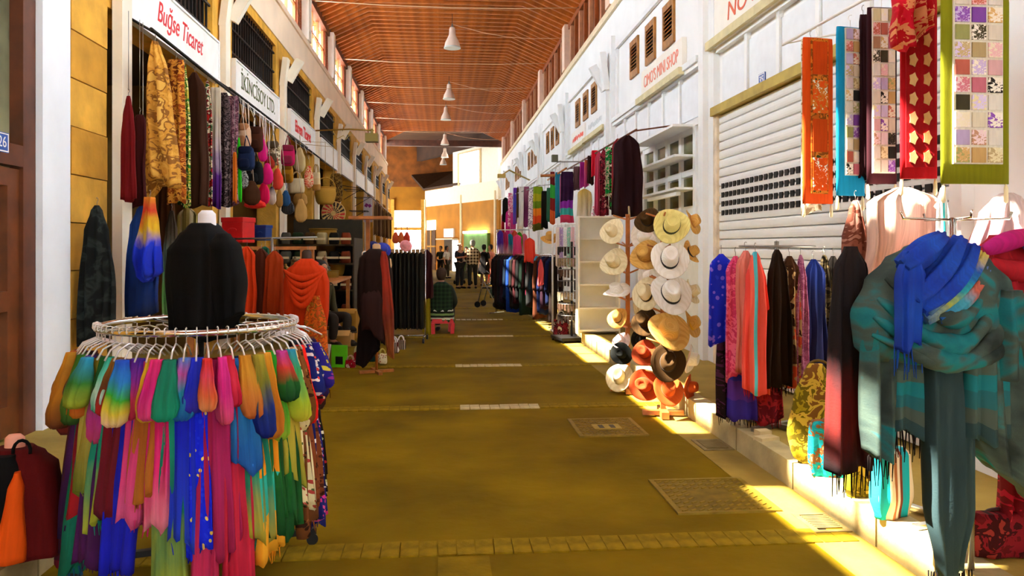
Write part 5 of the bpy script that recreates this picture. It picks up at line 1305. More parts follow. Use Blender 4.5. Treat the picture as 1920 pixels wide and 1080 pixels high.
# ------------------------------------------------ sunlit shirts and the cross rack
hang('shirt', 'pale pink blouse catching the sun below the red quilt', 'blouse', C('dye', '#f6d8c8', '#f4c4b0', '#f0b09c'), 1690, 128, 352, 560, dep=4.9, style='coat', d=.2, folds=4, seed=531)
hang('shirt', 'white and pink blouse at the right edge below the olive quilt', 'blouse', C('dye', '#f8e4e0', '#f0b4c0', '#e890a8'), 1888, 120, 362, 560, dep=4.5, style='shawl', d=.18, folds=4, seed=532)
hang('scarf', 'aqua and white scarf on a white hook between the blouses', 'scarf', C('stripe', '#e6e2e4', '#3aa8a8', '#dce4e4', s=3), 1766, 24, 352, 480, dep=4.6, style='pinch', folds=2, seed=533)
hang('scarf', 'long brown embroidered scarf left of the pink blouse', 'scarf', C('paisley', '#7a4434', '#8a5444', '#6a382a', '#a8786a', s=.6), 1604, 66, 376, 745, dep=5.2, style='shawl', d=.09, folds=3, seed=534, slant=.04, fr=BKF)
t = thing('cross_rack', 'chrome cross-armed rack behind the teal shawl', 'clothes rack', (2.56, 3.72, .17), -YAW)
p = at(1787, 408, 4.05); h_ = p.z-.17; t.location = (p.x, p.y, .17)
MB().tube([(0, 0, .02), (0, 0, h_)], .017, 10).build('pole', CHROME, t)
for a, l in ((.06, .30), (PI+.1, .27), (1.6, .26), (4.6, .2)):
    MB().tube([(0, 0, h_-.01), (l*math.cos(a), l*math.sin(a), h_-.005), (l*1.05*math.cos(a), l*1.05*math.sin(a), h_+.03)], .007, 6).build('arm', CHROME, t)
for a in (.4, 2.0, 3.5, 5.1): MB().obox((.13*math.cos(a), .13*math.sin(a), .02), (.26, .035, .03), Matrix.Rotation(a, 3, 'Z')).build('foot', CHROME, t)
# ------------------------------------------------ teal shawl display in the right foreground
TZ = 3.45
TG = C('soft', '#26302e', '#36423f', '#3e4e4a', '#4c5c54', '#1c7c82', '#18707a', '#4a5a50', s=.7); TGp = C('plain', '#33484c')
TD = C('band', '#42504c', '#3a4c4c', '#4c5c54', '#1c747e', '#26626a', '#4a5850', '#2c4448')
pc = at(1765, 462, TZ)
t = thing('mannequin', 'mannequin wrapped in a big grey and teal shawl with a blue scarf, right foreground', 'mannequin', (pc.x, pc.y, 0), -YAW)
def L_(px, py, dy=0):            # place within the display, from its own distance
    q = (at(px, py, TZ)-Vector((pc.x, pc.y, 0))); q.rotate(Matrix.Rotation(YAW, 3, 'Z')); return (q.x, q.y+dy, q.z)
x_ = L_(1826, 900)[0]
MB().tube([(x_, .02, .02), (x_, .02, .9), (.02, .03, 1.05)], .014, 10).build('pole', CHROME, t)
MB().lathe([(.17, 0), (.17, .012), (.03, .03), (.02, .05)], 24, (x_, .02, 0)).build('base', STEEL, t)
torso(t, .98, simple('#3a342c', .6, 0, .1), .95)
def dr_(name, x0, x1, y0, y1, mat, style, dy, seed, folds=3, slant=0, point=0, d=.09, amp=None, lean=0, hem=.02, fr=None):
    c0 = L_((x0+x1)/2, y0, dy); w = (x1-x0)/1480*TZ; L = (y1-y0)/1480*TZ
    o = drape(name, w, d, L, mat, t, style, folds, amp, hem, slant, point, seed, n=40, rows=28, loc=c0, lean=(lean/1480*TZ, 0))
    if fr:
        g = fringe(t, w*.9, -L, fr, int(w/.011), .13, seed, slant=slant, point=point, x=lean/1480*TZ); g.location = c0
    return o
dr_('back_garment', 1580, 1668, 462, 900, C('dye', '#241810', '#1c1410', '#20140f', '#7a1c10', '#2c140c'), [(0, .3, .4), (.1, .75, .8), (.4, .95, 1), (1, 1, 1)], .16, 601, 3, fr=BKF)
dr_('shawl', 1605, 1905, 452, 668, TG, [(0, .2, .35), (.06, .36, .55), (.16, .58, .8), (.36, .82, .95), (.65, 1, 1.02), (.9, .97, 1), (1, .86, .85)], 0, 602, 4, d=.36, amp=.016, hem=.02)
dr_('left_panel', 1608, 1668, 560, 848, TG, [(0, .6, .6), (.2, .95, 1), (.8, 1, 1), (1, .9, .9)], -.06, 603, 2, fr=BKF, slant=.01)
dr_('middle_panel', 1660, 1752, 640, 806, TD, [(0, .9, .8), (.2, 1, 1), (1, 1, 1)], -.05, 604, 2, fr=BKF, d=.07)
dr_('long_panel', 1706, 1800, 630, 1052, TGp, [(0, .9, .7), (.3, .95, 1), (.7, .85, 1), (1, .42, .7)], -.11, 605, 4, d=.11, amp=.03, fr=BKF, point=.03)
dr_('right_panel', 1765, 1850, 600, 806, TD, [(0, .5, .6), (.2, .9, 1), (1, 1, 1)], -.16, 606, 2, d=.07)
dr_('point_panel', 1770, 1918, 590, 905, TG, [(0, .42, .5), (.15, .72, .9), (.5, .95, 1), (.8, 1.05, 1), (1, .96, .9)], -.12, 607, 3, slant=-.17, d=.14, amp=.03, lean=34)
dr_('shoulder_flap', 1800, 1905, 540, 690, TG, [(0, .3, .5), (.3, .7, 1), (1, 1.05, 1)], -.17, 608, 2, slant=.05, d=.1, lean=14)
for k, (xa, ya, xb, yb, sag, rr) in enumerate([(1640, 520, 1830, 520, 70, .034), (1625, 556, 1852, 528, 96, .042), (1616, 590, 1872, 556, 92, .044), (1612, 622, 1885, 596, 62, .03)]):   # swags across the chest
    pts_ = []
    for j in range(17):
        u = j/16; bow = 4*u*(1-u)
        pts_.append(L_(xa+(xb-xa)*u, ya+(yb-ya)*u+sag*bow**1.2*(.85+.3*u), -.10-.095*bow-.006*k))
    b = MB().tube(pts_, [.008+rr*math.sin(PI*j/16)**.7*(.8+.3*math.sin(j*.9+k)) for j in range(17)], 12); ensure_uv(b).build('swag', TG, t)
BL = C('dye', '#1a50d0', '#1440c0', '#1c5ad8', '#1238b0'); BL2 = C('dye', '#1c70c0', '#c8d048', '#2cb0b8', '#1c60c8', '#e8d060')
dr_('blue_scarf_tail', 1638, 1692, 470, 640, BL, [(0, .5, .6), (.3, 1, 1), (1, .85, .9)], -.2, 609, 3, d=.07, fr=C('plain', '#1c50b8'), lean=-6)
for k, (m_, a, c_, e, r_) in enumerate([(BL, (1650, 500), (1690, 470), (1742, 446), .05), (BL, (1668, 560), (1720, 520), (1775, 450), .05), (BL, (1682, 575), (1755, 540), (1800, 462), .042), (BL2, (1688, 590), (1760, 548), (1818, 478), .034), (BL2, (1692, 582), (1745, 528), (1806, 470), .034), (C('dye', '#1c60c0', '#48b0d0', '#d86a50', '#2c80c8'), (1712, 590), (1775, 560), (1826, 498), .028)]):
    pts_ = []
    for j in range(13):
        u = j/12
        px = a[0]*(1-u)**2+2*c_[0]*u*(1-u)+e[0]*u*u; py = a[1]*(1-u)**2+2*c_[1]*u*(1-u)+e[1]*u*u
        pts_.append(L_(px, py, -.20-.025*math.sin(PI*u)+.10*u))
    b = MB(); b.tube(pts_, [r_*(.6+.4*math.sin(PI*min(1, .15+j/12*.85))) for j in range(13)], 24)
    b.v = [tuple(Vector(pts_[i_//24])+(Vector(q_)-Vector(pts_[i_//24]))*(1+.2*math.cos(6*2*PI*(i_ % 24)/24+.2*(i_//24)))) for i_, q_ in enumerate(b.v)]
    ensure_uv(b); b.uv = ([(i_ % 24/24, i_//24/12) for i_ in range(len(b.v))], b.uv[1]); b.build('blue_scarf', m_, t)
# red shawl display at the right edge
TZ = 3.75; pc = at(1880, 462, TZ)
RD = C('dye', '#c01420', '#b8101c', '#d01c28', '#a00c18'); 
t = thing('mannequin', 'mannequin in a red shawl with magenta scarf, cut by the right edge', 'mannequin', (pc.x, pc.y, .17), -YAW)
pc = Vector((pc.x, pc.y, .17))
def L_(px, py, dy=0):
    q = (at(px, py, TZ)-pc); q.rotate(Matrix.Rotation(YAW, 3, 'Z')); return (q.x, q.y+dy, q.z)
stand(t, .9, STEEL, .2); torso(t, .82, simple('#caa070', .6, 0, .05), .95)
dr_('shawl', 1812, 1960, 440, 800, RD, [(0, .3, .4), (.1, .7, .7), (.25, .95, 1), (.7, 1, 1), (1, .95, .9)], 0, 621, 4, d=.3)
dr_('shawl_end', 1850, 1950, 640, 1015, C('paisley', '#8a0c18', '#a8142c', '#6a0a14', '#b82a30', s=.8), 'tail', -.08, 622, 3, d=.1, fr=BKF)
for k, (m_, a, c_, e, r_) in enumerate([(C('dye', '#d81c8a', '#c81478', '#e02c6c'), (1808, 470), (1840, 450), (1900, 440), .045), (C('dye', '#3a60d0', '#b82c8a', '#2c48c0'), (1880, 452), (1900, 470), (1935, 520), .04), (C('dye', '#f0941c', '#e87818', '#f0a83c'), (1905, 560), (1920, 530), (1945, 500), .04), (RD, (1815, 490), (1860, 520), (1930, 500), .05)]):
    pts_ = []
    for j in range(11):
        u = j/10
        pts_.append(L_(a[0]*(1-u)**2+2*c_[0]*u*(1-u)+e[0]*u*u, a[1]*(1-u)**2+2*c_[1]*u*(1-u)+e[1]*u*u, -.16-.02*math.sin(PI*u)))
    b = MB().tube(pts_, [r_*(.6+.4*math.sin(PI*j/10)) for j in range(11)], 12); ensure_uv(b); b.uv = ([(i_ % 12/12, i_//12/10) for i_ in range(len(b.v))], b.uv[1]); b.build('scarf_roll', m_, t)
# ------------------------------------------------ carpet bags along the pavement
def floor_bag(label, px, py, w_, h_, z, m_, strap, seed, rot, style):
    D = 1480*(1.6-z)/(py-462); p = at_floor(px, py, z); w = w_/1480*D; h = h_/1480*D
    t = thing('carpet_bag', label, 'bag', p, -YAW+rot, 'carpet bags along the right kerb')
    drape('body', w, w*.42, h, m_, t, style, 2, .012, 0, seed=seed, n=34, rows=20, loc=(0, 0, h), power=.6)
    MB().tube([(w*.2*math.cos(a)+w*.05, .02, h*.93+h*.1*math.sin(a)) for a in [PI*k/8 for k in range(9)]], .01, 6).build('handle', strap, t)
    return t
GDB = C('paisley', '#8a7a14', '#a08c1c', '#6a5c10', '#c8a83c', '#7a5020', s=.7)
floor_bag('tall gold brocade bag leaning by the right kerb', 1530, 868, 104, 186, .18, GDB, simple('#6a5416', .6, 0, .1), 701, -.3, [(0, .22, .4), (.08, .42, .7), (.35, .78, 1), (.7, 1, 1), (.92, .86, .95), (1, .5, .6)])
floor_bag('turquoise tapestry bag with brown flowers by the right kerb', 1553, 892, 74, 104, .18, C('paisley', '#1cb0c0', '#20b8c8', '#18a0b4', '#8a5a30', '#c8a878', s=.9), simple('#8a6a4a', .6, 0, .1), 702, -.2, [(0, .8, .5), (.1, .95, .9), (.7, 1, 1), (1, .8, .7)])
floor_bag('turquoise kilim bag with a rosette border under the teal shawl', 1672, 968, 92, 128, .18, C('stripe', '#1cb4c0', '#e6d2b0', '#a8683c', '#e8d8bc', '#7a3a24', '#28a8b4', s=.9), simple('#6a4a2c', .6, 0, .1), 703, .5, [(0, .7, .5), (.1, .9, .9), (.7, 1, 1), (1, .8, .7)])
floor_bag('olive brocade bag between the turquoise bags', 1612, 930, 60, 70, .18, GDB, simple('#6a5416', .6, 0, .1), 704, .1, [(0, .7, .5), (.1, .9, .9), (.7, 1, 1), (1, .8, .7)])
floor_bag('dark red carpet bag at the lower right corner', 1870, 1040, 120, 80, .18, C('paisley', '#5a0c10', '#7a141c', '#3a0a0c', '#8a2c24', s=.8), simple('#3a1410', .6, 0, .1), 705, .1, [(0, .7, .5), (.1, .9, .9), (.7, 1, 1), (1, .8, .7)])
# ------------------------------------------------ garments on the right rails, going down the street
rail('brown hanging rail beside the shelf display on the right', (2.72, 10.9, 3.24), (2.72, 17.0, 3.28), .016, BROWN, drops=((.02, (.66, 0, .1)), (.98, (.66, 0, .1))))
tag(MB().tube([(0, 0, 0), (.5, 2.2, .62)], .014, 8).build('pole', simple('#b8a878', .5, .2, 0)), 'slanting pole leaning over the white shelf unit', 'pole').location = (2.55, 10.6, 1.98)
GR = 'garments on the brown right rail'
for i, (lab, px, w_, y0, y1, m_) in enumerate([
 ('long dark plum coat at the near end of the brown right rail', 1176, 46, 254, 405, C('plain', '#2a1016')),
 ('dark red garment next to the plum coat', 1158, 18, 260, 372, C('plain', '#8a0f1c')),
 ('black and green printed garment on the brown right rail', 1150, 14, 272, 392, C('paisley', '#14100c', '#1c9a3c', '#2c1c14', '#e0d8c0', s=1)),
 ('emerald green scarf on the brown right rail', 1141, 11, 276, 368, C('paisley', '#16a04a', '#12803a', '#d8c8b0', '#16a04a', s=1)),
 ('maroon patterned garment on the brown right rail', 1132, 14, 280, 405, C('paisley', '#6a1424', '#8a2434', '#4a0e1c', '#c88a80', s=1)),
 ('rose pink garment on the brown right rail', 1123, 14, 284, 402, C('plain', '#d84a6a')),
 ('scarlet top on the brown right rail', 1115, 11, 282, 330, C('plain', '#d8102c')),
 ('dark brown top on the brown right rail', 1107, 11, 292, 345, C('plain', '#3c1c1a')),
 ('orange pink scarf on the brown right rail', 1100, 8, 300, 350, C('dye', '#e07040', '#d8487a', '#c83a8a')),
 ('magenta scarf on the brown right rail', 1092, 9, 304, 352, C('dye', '#c01c9a', '#a8147c', '#d838a0')),
 ('taupe top at the far end of the brown right rail', 1081, 11, 312, 356, C('plain', '#6a4a4a')),
 ('pale yellow blouse low under the brown right rail', 1096, 24, 354, 416, C('dye', '#f0c85c', '#f0d8a0', '#f4ead0')),
 ('white and pink printed blouse low under the rail', 1120, 20, 385, 412, C('print', '#f4e8e4', '#d86a8a', '#a84a9a'))]):
    hang('garment', lab, 'garment', m_, px, w_*1.15, y0, y1, X=2.72, style='coat' if w_ > 12 else 'over', seed=720+i, group=GR, rows=14, d=.1 if w_ < 30 else .2)
GF = 'garments on the middle right frame'
t = thing('garment_rail', 'wooden garment rail on the right wall over the middle stall', 'rail', (2.5, 17.2, 3.15))
MB().tube([(-.35, 0, 0), (.35, 0, .02)], .03, 8).build('bar', WOOD, t); MB().tube([(0, -1.4, .03), (0, 1.4, .03)], .02, 8).build('bar', WOOD, t); MB().tube([(.2, 0, 0), (.88, .2, .25)], .02, 8).build('bracket', STEEL, t)
for i, (lab, px, w_, y0, y1, m_) in enumerate([
 ('red and green banded shawl on the wooden rail', 1036, 9, 322, 420, C('band', '#6a1c1c', '#3aa83c', '#8a2424', '#e0642c')),
 ('turquoise shawl on the wooden rail', 1046, 10, 323, 408, C('dye', '#1c90b0', '#18a0c0', '#1c80a8')),
 ('plum shawl with bright banded hem on the wooden rail', 1063, 23, 322, 418, C('band', '#2c1030', '#301434', '#2c1030', '#301434', '#8a2ca0', '#3aa89a', '#c83a5c')),
 ('lilac and pink scarf on the wooden rail', 1053, 7, 330, 400, C('plain', '#c86a9a')),
 ('green scarf at the left of the wooden rail', 1029, 8, 352, 415, C('plain', '#3a7a5a'))]):
    hang('shawl', lab, 'shawl', m_, px, w_*1.1, y0, y1, X=2.5, style='over', seed=740+i, group=GF, rows=12)
rail('thin rail across the far right stalls', (2.42, 19.5, 3.12), (2.42, 34.0, 3.61), .014, STEEL, drops=((.02, (.96, 0, .1)), (.5, (.96, 0, .1)), (.98, (.96, 0, .1))))
GE = 'garments on the far right rail'
for i, (lab, px, w_, y0, y1, m_) in enumerate([
 ('black jacket on the far right rail', 948, 10, 370, 416, C('plain', '#12100f')),
 ('pink printed scarf on the far right rail', 957, 8, 362, 425, C('paisley', '#e0608a', '#c8407a', '#f0c0c8', '#d84a80')),
 ('violet and blue scarf on the far right rail', 966, 7, 352, 420, C('dye', '#7a2cb0', '#3a5ad0', '#8a3cb8')),
 ('brown scarf on the far right rail', 971, 5, 350, 415, C('plain', '#5a3a20')),
 ('white scarf on the far right rail', 978, 9, 350, 425, C('plain', '#f0ece4')),
 ('plum and pink scarf on the far right rail', 987, 9, 350, 425, C('dye', '#b0607a', '#6a2450', '#8a2c6a')),
 ('white lace scarf on the far right rail', 996, 9, 352, 430, C('paisley', '#f0e8e8', '#8a7a8a', '#f0e8e8', '#b8a8b8')),
 ('green, yellow and orange shawl on the far right rail', 1009, 17, 350, 432, C('band', '#7a9a1c', '#a8a41c', '#6a8a1c', '#e07a1c', '#d8481c', '#5a5a1c')),
 ('dark green-black coat on the far right rail', 1021, 11, 358, 428, C('plain', '#1c1c14')),
 ('fuchsia scarf at the end of the far right rail', 952, 7, 395, 440, C('plain', '#d82c8a')),
 ('hot pink shawl low on the far right rail', 962, 9, 400, 448, C('dye', '#f04aa0', '#e83890', '#f080b0')),
 ('cream top low on the far right rail', 975, 10, 408, 450, C('plain', '#f0dcc8')),
 ('red scarf at the very end of the far right rail', 943, 5, 400, 440, C('plain', '#b01c2c'))]):
    hang('garment', lab, 'garment', m_, px, w_*1.2, y0, y1, X=2.42, style='over' if i % 3 else 'coat', seed=760+i, group=GE, rows=10)
# diagonal rack of dark coats
a0, a1 = at(930, 482, 18.6), at(1046, 476, 15.4)
t = thing('clothes_rack', 'low chrome rail packed with dark coats on the right of the street', 'clothes rack', (a0.x, a0.y, 0))
v = a1-a0; v.z = 0
MB().tube([(0, 0, .04), (0, 0, 1.42), (v.x, v.y, 1.42), (v.x, v.y, .04)], .016, 8).build('frame', CHROME, t)
for q in (Vector((0, 0, 0)), v): MB().tube([tuple(q+Vector((-.2, -.2, .04))), tuple(q+Vector((.2, .2, .04)))], .016, 8).build('foot', CHROME, t)
GC = 'garments on the low rail of dark coats'
CT = [('black-brown', '#1a100e'), ('dark umber', '#24140c'), ('charcoal', '#1c1c1e'), ('deep plum', '#2a1424'), ('dark slate blue', '#16283c'), ('royal blue', '#123a8a'), ('brown-black', '#1c1410'), ('maroon', '#3c1014'), ('black', '#0e0c0c'), ('bottle green', '#14281c'),
      ('neon pink', '#f0306a'), ('dark grey', '#242424'), ('light blue', '#4aa0c8'), ('rust brown', '#5a2c14'), ('navy', '#14204c'), ('aubergine', '#2c1020'), ('midnight blue', '#101c44'), ('dark chocolate', '#20120c')]
for i, (nm, c_) in enumerate(CT):
    f_ = (i+.5)/len(CT); q = a0.lerp(a1, f_); slim = nm in ('neon pink', 'light blue')
    g = thing('coat', '%s garment on the low chrome rail of dark coats' % nm, 'coat', (q.x, q.y, 1.40), -YAW+.9, GC)
    Lc = .95+.1*((i*7) % 4) if not slim else .8
    drape('body', .36 if not slim else .2, .13 if not slim else .06, Lc, C('plain', c_), g, 'coat', 2, .02, .03, seed=780+i, n=24, rows=14)
    if not slim:
        drape('sleeve', .1, .1, .6, C('plain', c_), g, 'tail', 1, .01, .01, seed=800+i, n=14, rows=10, loc=(-.17, -.02, -.09), lean=(-.03, 0))
    hook_wire(g, CHROME, .06)
t = thing('garment_rail', 'low chrome rail carrying the bright tops on the far right', 'rail', at(932, 431, 19.5))
e_ = at(992, 431, 20.7)-t.location
MB().tube([(0, 0, 0), tuple(e_)], .014, 8).build('bar', CHROME, t)
for q in (Vector((0, 0, 0)), e_): MB().tube([tuple(q), (q.x, q.y, -t.location.z+.01)], .014, 8).build('upright', CHROME, t)
for i in range(6):
    px = 938+9*i
    nm, c_ = [('violet', '#5a2ca0'), ('raspberry', '#c82c6a'), ('turquoise', '#1c9ac0'), ('coral', '#f0583c'), ('lime green', '#5ab81c'), ('rose', '#f06a8a')][i]
    hang('garment', nm+' folded top stacked above the far coats', 'top', C('dye', c_, c_, '#f0c0c8'), px, 12, 432+3*(i % 3), 478, dep=19.5+.2*i, style='coat', seed=820+i, group='bright tops above the far coats', hook=True, rows=10)
hang('garment', 'coral red blouse on the stall above the dark coats', 'blouse', C('stripe', '#f0402c', '#f0583c', '#d83020', s=5), 993, 20, 446, 492, dep=16.4, style='coat', seed=830)
hang('garment', 'bright pink top beside the coral blouse', 'top', C('plain', '#f04a80'), 970, 16, 440, 480, dep=17.5, style='coat', seed=831)
hang('garment', 'neon salmon scarf over the dark coats', 'scarf', C('plain', '#f8605c'), 1014, 12, 486, 535, dep=15.2, style='pinch', seed=832)
# white clothes rail
q0, q1 = at(1036, 421, 14.6), at(1100, 421, 13.9)
t = thing('clothes_rack', 'white tube rail of pale garments above the spinner', 'clothes rack', (q0.x, q0.y, 0)); v = q1-q0
z_ = q0.z
MB().tube([(0, 0, .05), (0, 0, z_-.05), (.05, 0, z_), (v.x-.05, v.y, z_), (v.x, v.y, z_-.05), (v.x, v.y, .05)], .018, 8).build('frame', WHITE, t)
for q in (Vector((0, 0, 0)), Vector((v.x, v.y, 0))): MB().tube([(q.x, q.y-.25, .04), (q.x, q.y+.25, .04)], .018, 8).build('foot', WHITE, t)
for i, (nm, c_) in enumerate([('cream', '#f0e4d0'), ('pale violet', '#b89ac8'), ('white', '#f8f6f2'), ('mint', '#a0d8c0'), ('rose white', '#f0c8cc'), ('bright white', '#ffffff'), ('lilac', '#c8a0c0'), ('ivory', '#f4ecd8')]):
    hang('garment', nm+' garment on the white tube rail', 'garment', C('print', c_, '#e8d8d8', c_), 1046+7*i, 9, 426, 500, dep=14.4-.06*i, style='over', seed=840+i, group='garments on the white tube rail', rows=10)
hat('straw sun hat lying on the stall over the dark coats', at(1032, 448, 15), (-.2, -.4, .9), .2, TAN, '#b08040', None)
# accessory spinner
p = at_floor(1072, 640)
t = thing('accessory_spinner', 'dark accessory spinner packed with small hanging goods', 'display stand', p, .2)
MB().tube([(0, 0, .05), (0, 0, 1.68)], .02, 8).build('pole', IRON, t); MB().box(-.28, .28, -.28, .28, .04, .09).build('base', IRON, t)
for x in (-.25, .25):
    for y in (-.25, .25): piece('caster', 'spc', lambda: MB().tube([(-.012, 0, .025), (.012, 0, .025)], .025, 10), IRON, t, (x, y, 0))
rnd = random.Random(77)
for k in range(7):
    z = .45+.19*k
    MB().tube([(.23*math.cos(a), .23*math.sin(a), z) for a in [2*PI*j/16 for j in range(16)]], .006, 5, True).build('tier', STEEL, t)
    g = MB()
    for j in range(26):
        a = 2*PI*j/26; h = rnd.uniform(.07, .15)
        g.obox((.235*math.cos(a), .235*math.sin(a), z-h/2), (.012, .035, h), Matrix.Rotation(a, 3, 'Z'))
    tag(g.build('small_goods', [simple('#2a1c14', .5, 0, .3, 30), simple('#5a4030', .5, 0, .3, 30), simple('#a08a6a', .5, 0, .3, 30)][k % 3], t), kind='stuff')
MB().box(.2, .23, -.2, .25, .1, 1.25).build('side_board', simple('#8a3a14', .6, 0, .15), t)
hang('garment', 'blue and brown cone-shaped scarf beside the white shelf unit', 'scarf', C('band', '#1c5a9a', '#1a4a8a', '#7a4a20', '#5a3018'), 1096, 20, 440, 490, dep=13.2, style='shawl', seed=860)
bag('handbag', 'dark red patterned bag at the foot of the spinner', 'tote', 1052, 612, 30, 44, 0, C('paisley', '#5a1014', '#7a1c20', '#3a0c0e', '#c8b08a'), '#e8dcc0', None, dep=13.6, seed=861)
t = thing('wall_bracket_lamp', 'brass bracket lamp reaching out from the far right wall', 'lamp', (XR, 30.0, 4.1))
MB().tube([(0, 0, 0), (-.9, -.6, .35), (-1.2, -.7, .15)], .03, 6).build('arm', simple('#b89a50', .5, .4, 0), t); MB().obox((-1.2, -.7, .12), (.3, .22, .14)).build('lamp_head', simple('#b89a50', .5, .4, 0), t)
t = thing('wall_bracket_lamp', 'small floodlight on the right wall above the wooden rail', 'lamp', (XR, 18.6, 3.62))
MB().tube([(0, 0, 0), (-.7, -.1, -.02)], .015, 6).build('arm', STEEL, t); MB().obox((-.75, -.1, .06), (.14, .16, .16)).build('lamp_head', simple('#5a5a44', .5, .3, 0), t)
# ================================================================ PEOPLE
def skin_mesh(name, J, E, parent, mat, root, sub=2):
    me = bpy.data.meshes.new(name); ks = list(J); ix = {k: i for i, k in enumerate(ks)}
    me.from_pydata([J[k][0] for k in ks], [(ix[a], ix[b]) for a, b in E], []); me.update()
    me.materials.append(mat)
    o = bpy.data.objects.new(name, me); link(o, parent)
    md = o.modifiers.new('skin', 'SKIN'); md.branch_smoothing = .6; md.use_smooth_shade = True
    sv = me.skin_vertices[0].data
    for k in ks:
        r = J[k][1]; sv[ix[k]].radius = r if isinstance(r, tuple) else (r, r); sv[ix[k]].use_root = (k == root)
    s2 = o.modifiers.new('smooth', 'SUBSURF'); s2.levels = 1; s2.render_levels = sub
    return o
def person(label, loc, rz, pose='stand', shirt='#222222', trousers='#16161a', hair='#2a1a10', shirt_mat=None, arms=None, bald=False, s=1.0, skirt=None, shoes='#1c1410', bare_arm=True):
    t = thing('person', label, 'person', loc, rz); t.scale = (s, s, s)
    sit = pose == 'sit'; pz = .40 if sit else .94
    J = {'pelvis': ((0, 0, pz), .125), 'waist': ((0, .01, pz+.17), .115), 'chest': ((0, .0, pz+.38), (.15, .115)), 'neckb': ((0, .01, pz+.52), .06), 'neck': ((0, -.005, pz+.59), .052),
         'jaw': ((0, -.02, pz+.645), (.068, .075)), 'head': ((0, -.012, pz+.72), (.08, .098)), 'top': ((0, .0, pz+.79), (.055, .07))}
    E = [('pelvis', 'waist'), ('waist', 'chest'), ('chest', 'neckb'), ('neckb', 'neck'), ('neck', 'jaw'), ('jaw', 'head'), ('head', 'top')]
    for sd, sg in (('l', -1), ('r', 1)):
        A = (arms or {}).get(sd) or [(sg*.235, .03, pz+.20), (sg*.25, -.05, pz-.04)]
        J['sh'+sd] = ((sg*.17, .01, pz+.47), .06); J['el'+sd] = (A[0], .043); J['wr'+sd] = (A[1], .03)
        d_ = (Vector(A[1])-Vector(A[0])).normalized(); hp = Vector(A[1])+d_*.06
        J['pa'+sd] = (tuple(hp), (.034, .018)); side = d_.cross(Vector((0, 1, .2))).normalized()
        E += [('chest', 'sh'+sd), ('sh'+sd, 'el'+sd), ('el'+sd, 'wr'+sd), ('wr'+sd, 'pa'+sd)]
        for f_ in range(4):
            off = side*(-.027+.018*f_); l_ = (.065, .078, .074, .056)[f_]
            J['f%d%s' % (f_, sd)] = (tuple(hp+off+d_*.035), .009); J['g%d%s' % (f_, sd)] = (tuple(hp+off*1.1+d_*(.035+l_)+Vector((0, -.012, 0))), .0075)
            E += [('pa'+sd, 'f%d%s' % (f_, sd)), ('f%d%s' % (f_, sd), 'g%d%s' % (f_, sd))]
        J['th'+sd] = (tuple(hp-side*.045+d_*.01), .010); E.append(('pa'+sd, 'th'+sd))
        if sit: kn, an, to = (sg*.13, -.40, pz+.03), (sg*.13, -.36, .09), (sg*.14, -.5, .04)
        else: kn, an, to = (sg*.105, -.01, .5), (sg*.115, .02, .09), (sg*.14, -.13, .035)
        J['hi'+sd] = ((sg*.09, 0, pz-.04), .095); J['kn'+sd] = (kn, .06); J['an'+sd] = (an, .04); J['to'+sd] = (to, (.038, .03))
        E += [('pelvis', 'hi'+sd), ('hi'+sd, 'kn'+sd), ('kn'+sd, 'an'+sd), ('an'+sd, 'to'+sd)]
    bd_ = skin_mesh('body', J, E, t, SKIN, 'pelvis')
    def sub(keys, grow, root, name, mat, edges=None):
        JJ = {k: (J[k][0], tuple(x+grow for x in J[k][1]) if isinstance(J[k][1], tuple) else J[k][1]+grow) for k in keys}
        EE = [(a, b) for a, b in E if a in keys and b in keys]
        return skin_mesh(name, JJ, EE, t, mat, root)
    ks = ['pelvis', 'waist', 'chest', 'neckb', 'shl', 'shr', 'ell', 'elr']+([] if bare_arm else ['wrl', 'wrr'])
    sm_ = shirt_mat or simple(shirt, .8, 0, .12, 14)
    sub(ks, .018, 'chest', 'shirt', sm_)
    sub(['pelvis', 'hil', 'hir', 'knl', 'knr', 'anl', 'anr'], .02, 'pelvis', 'trousers', simple(trousers, .8, 0, .1, 12))
    for sd, sg in (('l', -1), ('r', 1)):
        a, b = Vector(J['an'+sd][0]), Vector(J['to'+sd][0])
        MB().tube([(a.x, a.y+.05, .035), (a.x, a.y-.02, .05), tuple(b), (b.x, b.y-.05, .028)], [.036, .048, .046, .026], 10).build('shoe', simple(shoes, .5, 0, 0), t)
    hz = pz+.72
    if not bald:
        MB().lathe([(.06, -.12), (.082, -.08), (.096, -.03), (.1, .01), (.093, .06), (.068, .1), (.02, .118)], 18, (0, .034, hz), sx=1.0, sy=1.05).build('hair', simple(hair, .7, 0, .2, 30), t)
    else:
        MB().lathe([(.086, -.045), (.091, -.015), (.089, .01)], 18, (0, .03, hz), sx=1.0, sy=1.05).build('hair', simple(hair, .7, 0, .2, 30), t)
    MB().tube([(0, -.095, hz-.002), (0, -.125, hz-.03), (0, -.1, hz-.042)], [.008, .015, .01], 8).build('nose', SKIN, bd_)
    for sg in (-1, 1):
        MB().lathe([(.004, -.028), (.014, -.012), (.017, .012), (.006, .03)], 10, (sg*.085, .01, hz-.012), sx=.55).build('ear', SKIN, bd_)
        MB().lathe([(.002, -.007), (.008, 0), (.002, .007)], 8, (sg*.032, -.095, hz+.004)).build('eye', simple('#1a120c', .3, 0, 0), bd_)
    MB().tube([(-.024, -.088, hz-.068), (0, -.099, hz-.07), (.024, -.088, hz-.068)], .006, 6).build('mouth', simple('#8a4438', .5, 0, 0), bd_)
    return t
